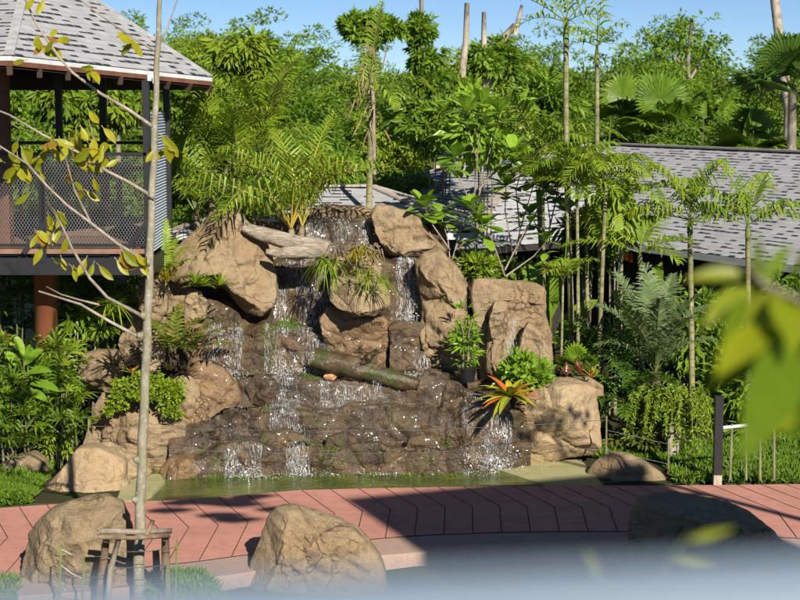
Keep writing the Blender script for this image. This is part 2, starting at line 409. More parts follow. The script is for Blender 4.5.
def rock(label, pts, Y, T, mat, seed, facets=6, amp=1.0, name='boulder', cat='rock', sub=6, back=None, group=None, nexp=3.0, parent=None, planes=()):
    rnd = random.Random(seed)
    poly = [at(x, y, Y) for x, y in pts]
    cx = sum(p.x for p in poly) / len(poly); cz = sum(p.z for p in poly) / len(poly)
    loop = [(p.x - cx, p.z - cz) for p in poly]
    NA = 720; Rt = np.zeros(NA)
    for k in range(NA):
        a = 2 * PI * k / NA; dx, dz = math.cos(a), math.sin(a); best = 0
        for i in range(len(loop)):
            x1, z1 = loop[i]; x2, z2 = loop[(i + 1) % len(loop)]
            ex, ez = x2 - x1, z2 - z1; den = dx * ez - dz * ex
            if abs(den) < 1e-9: continue
            t = (x1 * ez - z1 * ex) / den; u = (x1 * dz - z1 * dx) / den
            if t > 0 and -1e-6 <= u <= 1 + 1e-6: best = max(best, t)
        Rt[k] = best
    ker = np.hanning(17); ker /= ker.sum()
    Rt = np.convolve(np.concatenate([Rt[-8:], Rt, Rt[:8]]), ker, 'valid')
    size = float(Rt.mean())
    fac = []
    for k in range(facets + 5):
        nx, nz = rnd.uniform(-1.5, 1.5), rnd.uniform(-1.0, 1.5); n = Vector((nx, -1, nz)).normalized()
        fac.append((n, math.hypot(n.x, n.z) * .93 + rnd.uniform(.03, .20)))
    fac += [(Vector(n).normalized(), a) for n, a in planes]
    vs, fs = ico(sub); out = []
    for u in vs:
        rho = min(1, math.hypot(u.x, u.z)); th = math.atan2(u.z, u.x) % (2 * PI)
        k = th / (2 * PI) * NA; i = int(k) % NA; R = Rt[i] + (Rt[(i + 1) % NA] - Rt[i]) * (k - int(k))
        rho = min(1, rho) ** (2 / nexp); dep = abs(u.y) ** (2 / nexp)
        q = Vector((rho * math.cos(th), -dep if u.y < 0 else dep, rho * math.sin(th)))
        for n, a in fac:
            s = q.dot(n) - a
            if s > 0: q = q - n * (s * .98)
        tk = T if u.y < 0 else (back or T)
        p = Vector((cx + q.x * R, Y + q.y * tk, cz + q.z * R))
        nrm = Vector((u.x, u.y * 1.2, u.z)).normalized()
        out.append(p + rock_displace(p + Vector((seed * 3.7, 0, seed)), nrm, size, amp * (.35 + .65 * max(0, -u.y))))
    mb = MB(); mb.add(out, fs)
    zmin = min(p.z for p in out)
    o = mb.build(name, M[mat], parent, (cx, Y, zmin), smooth=True)
    if parent is None: tag(o, label, cat, group)
    return o
# ================================================================== SETTING
rng = random.Random(11)
SUN_H = Vector((.37, -.93, 0)).normalized(); SUN_EL = R_(31)
# --- path
def xy(p): return (p.x, p.y)
FAR = [xy(gnd(*p)) for p in [(-90, 513), (-40, 510), (0, 508), (55, 504), (110, 502.5), (150, 501), (190, 499.5), (240, 495), (300, 490), (380, 488), (480, 486.3), (560, 485.6), (650, 485.5), (720, 485), (800, 484), (900, 484)]]
NEAR = [xy(gnd(*p)) for p in [(-120, 584), (-60, 580), (0, 577), (90, 572), (190, 562), (265, 552), (345, 541), (420, 535), (500, 532), (580, 531), (640, 531), (720, 534), (800, 538), (900, 546)]]
BEND = [xy(gnd(*p)) for p in [(-80, 541), (0, 538), (110, 533), (214, 526), (283, 518.5), (331, 514), (387, 509), (443, 507), (497, 506), (549, 506.6), (599, 508), (660, 509), (760, 511), (900, 513)]]
def interp(tab, x): return float(np.interp(x, [a for a, b in tab], [b for a, b in tab]))
xs = np.arange(-5.6, 6.4, .12)
def concrete(name, a, b, c, speck, sc=60, big=.9):
    t = NT(name); p = t.pos()
    col = t.mix(t.ramp(t.noise(p, big, 6, .6), [(.35, 0), (.65, 1)]), a, b)
    col = t.mix(t.ramp(t.noise(p, 5, 6, .65), [(.47, 0), (.68, .6)]), col, c); col = t.mix(t.ramp(t.noise(t.scale(p, 1, 2.5, 1), 1.7, 7, .7, 1.2), [(.54, 0), (.70, .45)]), col, tuple(x * .8 for x in c))
    col = t.mix(t.ramp(t.noise(p, sc, 3, .6), [(.42, speck), (.60, 0)]), col, tuple(x * .55 for x in a))
    return t.done(t.princ(col, .75, t.bump(t.noise(p, sc * 1.4, 4), .35, .006), .3))
M['path'] = concrete('stamped_pink_concrete', (.60, .285, .22), (.50, .235, .185), (.38, .185, .15), .25)
M['aggregate'] = concrete('exposed_aggregate', (.52, .35, .28), (.45, .31, .25), (.36, .25, .20), .75, 95)
M['joint'] = plain('dark_joint', (.055, .028, .026), .9)
M['apron'] = concrete('algae_concrete', (.42, .38, .20), (.36, .34, .17), (.24, .26, .10), .3, 40)
M['pondfloor'] = concrete('algae_pond_floor', (.40, .42, .09), (.30, .34, .06), (.16, .20, .035), .3, 40)
mb = MB()
for i in range(len(xs) - 1):
    x0, x1 = xs[i], xs[i + 1]
    f0, f1, n0, n1 = interp(FAR, x0), interp(FAR, x1), interp(NEAR, x0), interp(NEAR, x1)
    K = 8; a0 = [n0 + (f0 - n0) * k / K for k in range(K + 1)]; a1 = [n1 + (f1 - n1) * k / K for k in range(K + 1)]
    vs = [(x0, y, 0) for y in a0] + [(x1, y, 0) for y in a1] + [(x0, f0, -.32), (x1, f1, -.32), (x0, n0, -.12), (x1, n1, -.12)]
    fs = [(k, K + 1 + k, K + 2 + k, k + 1) for k in range(K)] + [(K, 2 * K + 1, 2 * K + 3, 2 * K + 2)]
    mb.add(vs, fs)
path = tag(mb.build('path', M['path']), kind='structure', label='pink stamped concrete path with chevron joints')
mb = MB()
def ribbon(mb, pts, w, z):
    for a, b in zip(pts[:-1], pts[1:]):
        a, b = Vector((*a, z)), Vector((*b, z)); s = (b - a).cross(Vector((0, 0, 1))).normalized() * w / 2
        mb.add([a - s, b - s, b + s, a + s], [(0, 1, 2, 3)])
x = -5.2
while x < 6.0:
    b = interp(BEND, x)
    xf = x - .46
    for k in range(4): xf = x - .40 * (interp(FAR, xf) - b)
    ribbon(mb, [(xf, interp(FAR, xf)), (x, b)], .009, .004)
    xn = x - .045 if x > -3 else x - .02
    ribbon(mb, [(x, b), (xn, interp(NEAR, xn))], .010, .004)
    x += .318
mb.build('path_joint', M['joint'], path)
mb = MB()
for i in range(len(xs) - 1):
    x0, x1 = xs[i], xs[i + 1]; n0, n1 = interp(NEAR, x0), interp(NEAR, x1); w = .62
    mb.add([(x0, n0, -.008), (x1, n1, -.008), (x1, n1 - w, -.012), (x0, n0 - w, -.012), (x0, n0 - w, -.35), (x1, n1 - w, -.35)], [(0, 3, 2, 1), (3, 4, 5, 2)])
tag(mb.build('path_border', M['aggregate']), kind='structure', label='exposed aggregate border of the pink path')
# --- ground sheet with pond hollow
gx = np.unique(np.concatenate([np.linspace(-400, -12, 14), np.linspace(-12, 12, 121), np.linspace(12, 400, 14)]))
gy = np.unique(np.concatenate([np.linspace(-60, 12, 14), np.linspace(12, 24, 81), np.linspace(24, 70, 24), np.linspace(70, 900, 16)]))
POND = [(-3.35, 18.7), (-3.3, 19.9), (-2.5, 21), (1.2, 21), (1.9, 20.4), (2.55, 20.2), (2.75, 19.55), (-1, 19.3), (-2.2, 18.75)]
def inside(x, y, poly):
    c = False; j = len(poly) - 1
    for i in range(len(poly)):
        if (poly[i][1] > y) != (poly[j][1] > y) and x < (poly[j][0] - poly[i][0]) * (y - poly[i][1]) / (poly[j][1] - poly[i][1]) + poly[i][0]: c = not c
        j = i
    return c
mb = MB(); nx_ = len(gx); V = []
for y in gy:
    for x in gx:
        z = -.035 + (noise.fractal(Vector((x * .6, y * .6, 0)), 1, 2, 3) * .02 if abs(x) < 13 and y < 30 else 0)
        fy, ny = interp(FAR, x), interp(NEAR, x)
        if abs(x) < 7 and ny - .75 < y < fy + .12: z = -.16
        if abs(x) < 7 and y < ny - .62: z = -.18 + noise.fractal(Vector((x, y, 3)), 1, 2, 3) * .03
        if inside(x, y, POND): z = -.6
        V.append((x, y, z))
mb.add(V, [(j * nx_ + i, j * nx_ + i + 1, (j + 1) * nx_ + i + 1, (j + 1) * nx_ + i) for j in range(len(gy) - 1) for i in range(nx_ - 1)])
t = NT('soil'); p = t.pos()
c = t.mix(t.ramp(t.noise(p, 1.1, 6), [(.4, 0), (.6, 1)]), (.055, .045, .025), (.045, .065, .018)); c = t.mix(t.ramp(t.noise(p, 30, 4), [(.4, .6), (.6, 0)]), c, (.03, .025, .015))
t.done(t.princ(c, .95, t.bump(t.noise(p, 25, 5), .6, .03), .15)); M['soil'] = t.mat
tag(mb.build('ground', M['soil']), kind='structure', label='dark soil ground under the planting')
# --- pond
mb = MB(); mb.add([(-3.9, 18.6, -.13), (2.9, 18.6, -.13), (2.9, 21.2, -.13), (-3.9, 21.2, -.13)], [(0, 1, 2, 3)])
tag(mb.build('pond_floor', M['pondfloor']), kind='structure', label='green algae floor of the shallow pond')
t = NT('pond_water_surface'); p = t.pos()
b = t.bump(t.noise(t.scale(p, 1, 1.6, 1), 9, 4, .6), .8, .05); b = t.bump(t.noise(p, 34, 2), .35, .01, b)
c = t.mix(t.ramp(t.noise(p, 1.8, 5), [(.4, 0), (.62, 1)]), (.055, .07, .014), (.125, .14, .03)); c = t.mix(t.ramp(t.noise(t.scale(p, 1, 2, 1), 26, 3, .6), [(.62, 0), (.68, .5)]), c, (.5, .52, .45))
M['water'] = t.done(t.princ(c, .07, b, .5))
mb = MB(); yy = np.arange(18.5, 21.3, .1); xx = np.arange(-3.25, 2.7, .1)
wv = []
for y in yy:
    for x in xx: wv.append((x, max(y, interp(FAR, x) + .01), -.05))
mb.add(wv, [(j * len(xx) + i, j * len(xx) + i + 1, (j + 1) * len(xx) + i + 1, (j + 1) * len(xx) + i) for j in range(len(yy) - 1) for i in range(len(xx) - 1)])
tag(mb.build('pond_water', M['water']), kind='structure', label='greenish pond water at the foot of the waterfall')
# --- concrete aprons left and right of the pond
def slab(name, pts, z, th, mat, label):
    mb = MB(); P = [gnd(x, y, z) for x, y in pts]; n = len(P)
    mb.add(P + [q - Vector((0, 0, th)) for q in P], [tuple(range(n))] + [(i, n + i, n + (i + 1) % n, (i + 1) % n) for i in range(n)])
    return tag(mb.build(name, M[mat]), kind='structure', label=label)
slab('pond_apron', [(604, 485.8), (590, 470), (578, 456), (560, 458), (520, 464), (490, 467), (515, 475), (548, 486)], -.012, .3, 'apron', 'pale olive concrete apron right of the pond')
slab('pond_apron', [(116, 502), (140, 500), (152, 494), (165, 481), (160, 474), (126, 474)], -.012, .3, 'apron', 'pale olive concrete apron left of the pond')
# --- ground cover
def grass_patch(quads, n, h, label):
    g = np.random.default_rng(5); mb = MB()
    for quad, k in zip(quads, n):
        A = np.array([gnd(x, y, -.03) for x, y in quad])
        s, t_ = g.uniform(0, 1, k)[:, None], g.uniform(0, 1, k)[:, None]
        P = (A[0] * (1 - s) + A[1] * s) * (1 - t_) + (A[3] * (1 - s) + A[2] * s) * t_
        D = g.normal(size=(k, 3)) * .6; D[:, 2] = np.abs(D[:, 2]) + .45
        hz = np.array([max(0, noise.noise(Vector((q[0] * 2.2, q[1] * 2.2, 0))) + .35) for q in P])
        P[:, 2] += g.uniform(0, 1, k) * h * hz
        mb.leaves(P, D, .10, .026, g, (0, 1))
    return tag(mb.build('grass', M['grassblade']), kind='stuff', label=label, cat='grass')
grass_patch([[(676, 485), (806, 484), (806, 452), (660, 452)], [(700, 484), (840, 483), (840, 440), (690, 446)], [(586, 458), (668, 462), (668, 446), (580, 448)]], [7000, 7000, 4200], .16, 'bright green low ground cover beside the right of the path')
grass_patch([[(-20, 507), (30, 505), (60, 462), (-20, 462)], [(-10, 508), (30, 505), (40, 485), (-10, 482)]], [4500, 4000], .12, 'bright green low grass at the left edge of the path')
grass_patch([[(-30, 602), (18, 602), (18, 580), (-30, 580)], [(150, 605), (228, 605), (205, 574), (150, 576)]], [500, 1300], .05, 'sunlit rough grass around the staked young tree')
# ================================================================== WATERFALL
# rock face: key columns (photo x) with profile points (photo y, distance)
TPL = [(487, 19.9), (448, 20.0), (439, 20.5), (410, 20.55), (403, 21.0), (381, 21.05), (377, 21.3), (374.5, 21.5), (372, 21.65), (334, 21.78), (325, 22.25), (262, 22.38), (252, 22.85), (222, 22.95), (214, 23.45), (214, 24.0)]
def mod(**kw):
    d = list(TPL)
    for k, v in kw.items(): d[int(k[1:])] = v
    return d
COLS = [(168, mod(_0=(490, 19.7), _1=(470, 19.8), _2=(462, 20.0), _3=(440, 20.2), _8=(372, 21.3), _9=(335, 21.4), _10=(326, 21.6), _11=(300, 21.7), _12=(292, 21.9))),
        (190, mod(_0=(488, 19.75), _1=(462, 19.85), _2=(455, 20.1), _3=(436, 20.25), _8=(374, 21.2), _9=(330, 21.3), _10=(320, 21.5), _11=(300, 21.7), _12=(292, 21.9))),
        (222, mod(_0=(486, 19.85), _1=(452, 19.98), _8=(376, 21.25), _9=(330, 21.35), _10=(322, 21.6), _11=(300, 21.8), _12=(290, 22.1))),
        (255, mod(_8=(376, 21.4), _9=(332, 21.5), _10=(322, 21.9), _11=(300, 22.1))), (285, TPL),
        (302, mod(_1=(440, 20.1), _2=(432, 20.55))), (330, mod(_1=(451, 19.95), _2=(442, 20.45))), (365, mod(_1=(440, 20.05), _2=(432, 20.5), _3=(413, 20.6), _4=(405, 21.0))),
        (395, mod(_9=(326, 21.72), _10=(320, 22.1))), (428, mod(_8=(376, 21.6), _9=(325, 21.7), _10=(319, 22.0))),
        (450, mod(_1=(450, 20.0), _2=(443, 20.4), _3=(416, 20.5), _4=(408, 20.9))),
        (475, mod(_0=(484, 20.0), _1=(462, 20.12), _2=(440, 20.28), _3=(415, 20.34), _4=(398, 20.5), _5=(392, 20.8))),
        (505, mod(_0=(480, 20.1), _1=(458, 20.2), _2=(436, 20.32), _3=(410, 20.36), _4=(396, 20.5), _5=(390, 20.8))),
        (530, mod(_0=(480, 20.2), _1=(458, 20.3), _2=(436, 20.4), _3=(410, 20.5)))]
CX = [c[0] for c in COLS]
CA = np.array([[list(q) for q in c[1]] for c in COLS])
def face_pt(px, t):
    px0 = min(max(px, CX[0]), CX[-1])
    j = min(len(CX) - 2, max(0, int(np.searchsorted(CX, px0)) - 1)); u = (px0 - CX[j]) / (CX[j + 1] - CX[j])
    u = u * u * (3 - 2 * u)
    A = CA[j] * (1 - u) + CA[j + 1] * u
    k = min(14, int(t)); f = t - k
    a = A[k] * (1 - f) + A[k + 1] * f
    wob = noise.noise(Vector((px * .022, int((k + 1) / 2) * 1.7, 2))) * 9
    return at(px, a[0] + (wob if 0 < t < 12 else 0), a[1])
def face_disp(p):
    q = p
    dv = noise.voronoi(Vector((q.x * 1.9, q.y * 1.9, q.z * 3.0)))[0]
    a = .16 * (math.exp(-dv[0] * 2.0) - .45) - .05 * math.exp(-(dv[1] - dv[0]) * 10)
    lz = q.z * 7 + noise.noise(q * 1.5) * 2.2
    a += .022 * (abs((lz % 1) - .5) * 2 - .5) * (.5 + noise.noise(q * 2.2 + Vector((4, 4, 4))))
    a += noise.fractal(q * 3.2, 1, 2.1, 4) * .045 + noise.fractal(Vector((q.x * 7, q.y * 9, q.z * 12)), .8, 2, 5) * .014
    return Vector((noise.noise(q * 4) * .03, -a * .85, a * .5))
def face(px, t):
    p = face_pt(px, t); return p + face_disp(p)
fall = thing('waterfall', gnd(345, 478), 'wide stepped dark wet rock face with water trickling down into the pond', 'waterfall')
mb = MB(); PX = np.arange(168, 532, 1.1); TT = np.concatenate([np.linspace(k, k + 1, (26 if k in (0, 8, 10, 12) else 16), endpoint=False) for k in range(15)])
V = [face(px, t_) for t_ in TT for px in PX]
n = len(PX)
def keep(px, t_):
    if t_ > 11 and (px < 252 or px > 446): return False
    if t_ > 9.6 and (px < 186 or px > 470): return False
    return not (t_ > 5.6 and px > 505)
mb.add(V, [(j * n + i, j * n + i + 1, (j + 1) * n + i + 1, (j + 1) * n + i) for j in range(len(TT) - 1) for i in range(n - 1) if keep(PX[i], TT[j])])
mb.build('rock_face', M['rock_wet'], fall, smooth=True)
for i, (pts, Y, T) in enumerate([
    ([(252, 448), (262, 432), (284, 427), (306, 434), (312, 452), (300, 470), (266, 472)], 20.25, .32), ([(318, 456), (326, 436), (350, 428), (378, 430), (396, 442), (400, 462), (380, 474), (336, 474)], 20.25, .34),
    ([(398, 452), (410, 436), (432, 434), (446, 448), (448, 472), (420, 478), (400, 472)], 20.25, .3), ([(436, 476), (446, 458), (468, 452), (486, 462), (490, 480), (464, 486)], 20.1, .3),
    ([(205, 470), (214, 448), (234, 440), (250, 450), (254, 474), (230, 482)], 20.05, .26), ([(432, 418), (442, 400), (462, 396), (474, 408), (472, 426), (450, 432)], 20.7, .26),
    ([(262, 350), (272, 338), (292, 336), (304, 346), (306, 364), (286, 370), (266, 368)], 21.75, .22), ([(244, 386), (256, 374), (276, 378), (282, 396), (270, 408), (250, 404)], 21.05, .2),
    ([(330, 418), (346, 402), (376, 400), (398, 410), (396, 424), (360, 430)], 20.75, .2), ([(188, 440), (200, 424), (222, 422), (232, 436), (222, 450), (198, 452)], 20.4, .2)]):
    rock(None, pts, Y, T * .62, 'rock_wet', 90 + i, 6, 1.5, name='ledge_rock', parent=fall, sub=5)
# water
t = NT('falling_water')
fp = t.princ((.66, .69, .72), .15, None, .6); ft = t.n('ShaderNodeBsdfTransparent'); fm = t.n('ShaderNodeMixShader'); fm.inputs[0].default_value = .5
t.l(fp.outputs[0], fm.inputs[1]); t.l(ft.outputs[0], fm.inputs[2]); M['foam'] = t.done(fm)
def drop(mb, c, d, L, w):
    d = Vector(d).normalized(); x = d.cross(Vector((.3, 1, .2))).normalized(); y = d.cross(x)
    c = Vector(c)
    mb.add([c - d * L / 2, c + x * w, c + y * w, c - x * w, c - y * w, c + d * L / 2], [(0, 2, 1), (0, 3, 2), (0, 4, 3), (0, 1, 4), (5, 1, 2), (5, 2, 3), (5, 3, 4), (5, 4, 1)])
def stream(px0, px1, t0, t1, n, Lr=(.02, .09), wr=(.002, .0048), out=.02, lanes=5, dev=2.0, name='water_stream'):
    mb = MB(); ln = [(rng.uniform(px0, px1), rng.uniform(.4, 1)) for _ in range(lanes)]
    for _ in range(n):
        if rng.random() < .75:
            lx, s = rng.choice(ln); px = rng.gauss(lx, dev * s)
        else: px = rng.uniform(px0, px1)
        px = min(max(px, px0 - 3), px1 + 3)
        t_ = rng.uniform(t0, t1); p = face(px, t_); q = face(px, min(15, t_ + .1))
        d = (q - p); d = d.normalized() if d.length > 1e-4 else Vector((0, 0, 1))
        d = (d + Vector((rng.uniform(-.12, .12), 0, .5))).normalized()
        drop(mb, p + Vector((0, -1, .35)) * rng.uniform(.004, out), d, rng.uniform(*Lr), rng.uniform(*wr))
    o = mb.build(name, M['foam'], fall); o['kind'] = 'stuff'; return o
def spray(px0, px1, py0, py1, Y, n, r=(.003, .009)):
    mb = MB()
    for _ in range(n):
        p = at(rng.gauss((px0 + px1) / 2, (px1 - px0) / 4), rng.gauss((py0 + py1) / 2, (py1 - py0) / 4), Y + rng.uniform(-.12, .1))
        w = rng.uniform(*r); drop(mb, p, (rng.uniform(-1, 1), rng.uniform(-1, 1), rng.uniform(0, 1.5)), w * rng.uniform(2, 5), w)
    mb.build('splash', M['foam'], fall)['kind'] = 'stuff'
def veil_mat(name, sc, th, cov):
    t = NT(name); p = t.pos(); n1 = t.noise(t.scale(p, *sc), 1, 3, .65, .2); n2 = t.noise(t.scale(p, 5, 5, 2), 1, 3)
    f = t.math('MULTIPLY', t.ramp(n1, [(th, 0), (th + .09, 1)]), t.ramp(n2, [(.42, .05), (.6, 1)])); f = t.math('MULTIPLY', f, cov)
    pr = t.princ((.62, .65, .68), .2, None, .6); tr = t.n('ShaderNodeBsdfTransparent'); mx = t.n('ShaderNodeMixShader'); t.l(f, mx.inputs[0]); t.l(tr.outputs[0], mx.inputs[1]); t.l(pr.outputs[0], mx.inputs[2])
    return t.done(mx)
M['veil'] = veil_mat('falling_water_threads', (105, 105, 5.5), .52, .62); M['film'] = veil_mat('flowing_water_film', (85, 85, 26), .59, .42)
def veil(px0, px1, t0, t1, mat='veil', out=.05, k=.55, name='water_sheet'):
    mb = MB(); A = np.linspace(px0, px1, max(6, int((px1 - px0) / 2))); T = np.linspace(t0, t1, max(8, int((t1 - t0) * 14))); V = []
    for t_ in T:
        for px in A:
            p = face_pt(px, t_); p = p + face_disp(p) * k; e = noise.noise(Vector((px * .2, t_ * 2, 5))) * .02
            V.append(p + Vector((0, -1, .35)) * (out + e))
    m = len(A); mb.add(V, [(j * m + i, j * m + i + 1, (j + 1) * m + i + 1, (j + 1) * m + i) for j in range(len(T) - 1) for i in range(m - 1)])
    mb.build(name, M[mat], fall, smooth=True)
veil(306, 370, 12.0, 13.3); veil(274, 332, 10.0, 11.5); veil(264, 334, 7.9, 9.7); veil(202, 244, 7.8, 10.0); veil(396, 420, 10.0, 11.4, out=.08); veil(388, 432, 7.9, 9.5)
veil(462, 512, .2, 3.4); veil(286, 310, .1, 2.2); veil(270, 300, 2.2, 5.2); veil(190, 250, .4, 3.2, 'film'); veil(190, 470, .15, 7.9, 'film', .02, .9); veil(320, 390, 3.0, 5.2, out=.04); veil(225, 262, .1, 1.6)
stream(308, 368, 12.0, 13.4, 120, lanes=9)                 # top sheet
stream(276, 330, 10.0, 11.6, 260, lanes=8)                 # fall under the driftwood
stream(266, 332, 8.0, 9.8, 300, lanes=10)                  # fall below its ledge
stream(204, 242, 7.8, 10.2, 240, lanes=7)                  # left fall
stream(398, 418, 10.0, 11.4, 420, lanes=4, out=.06)        # right narrow fall
stream(390, 432, 7.9, 9.6, 480, (.01, .04), (.003, .006), lanes=14, dev=5)   # speckled sheet below it
stream(465, 512, .3, 4.6, 420, (.01, .05), lanes=16, dev=4)                    # lower right fall
stream(290, 308, .2, 2.6, 260, lanes=3, dev=2.5, out=.05)  # white tongue in the middle
stream(270, 300, 2.2, 6.8, 220, lanes=4, dev=4)
stream(195, 465, .2, 7.8, 700, (.008, .035), (.0016, .0038), lanes=60, dev=6)
stream(318, 390, 3.0, 8.0, 240, (.01, .04), (.002, .005), lanes=10, dev=5)
spray(286, 318, 468, 480, 19.95, 260); spray(345, 410, 470, 480, 20.0, 150); spray(262, 330, 366, 378, 21.45, 330); spray(455, 520, 452, 472, 20.0, 330)
spray(200, 245, 366, 384, 21.0, 220); spray(225, 280, 472, 484, 19.8, 140); spray(386, 432, 372, 380, 21.3, 160); spray(300, 370, 214, 222, 22.9, 60, (.003, .006))
spray(395, 420, 312, 322, 21.8, 90)
# mossy patches on the ledges (moss is growth on the rock face)
mb = MB(); g = np.random.default_rng(3)
for px0, px1, t0, t1, k in [(278, 300, 9.3, 10.1, 700), (262, 275, 8.2, 9.6, 350), (300, 330, 5.5, 6.1, 260), (355, 390, 5.6, 6.1, 200), (320, 345, .3, 2.0, 260), (188, 196, 5.0, 7.4, 380), (240, 272, 3.0, 3.7, 200), (180, 480, -.0, .25, 900), (430, 450, 1.6, 2.3, 200)]:
    P = np.array([face(rng.uniform(px0, px1), rng.uniform(max(0, t0), t1)) for _ in range(k)]); P[:, 1] -= .008
    if t0 <= 0: P[:, 2] = np.maximum(P[:, 2], -.045)
    D = g.normal(size=(k, 3)); D[:, 2] += .2; D[:, 1] -= .3
    mb.leaves(P, D, .035, .016, g, (0, 1))
mb.build('moss', M['grassblade'], fall)['kind'] = 'stuff'
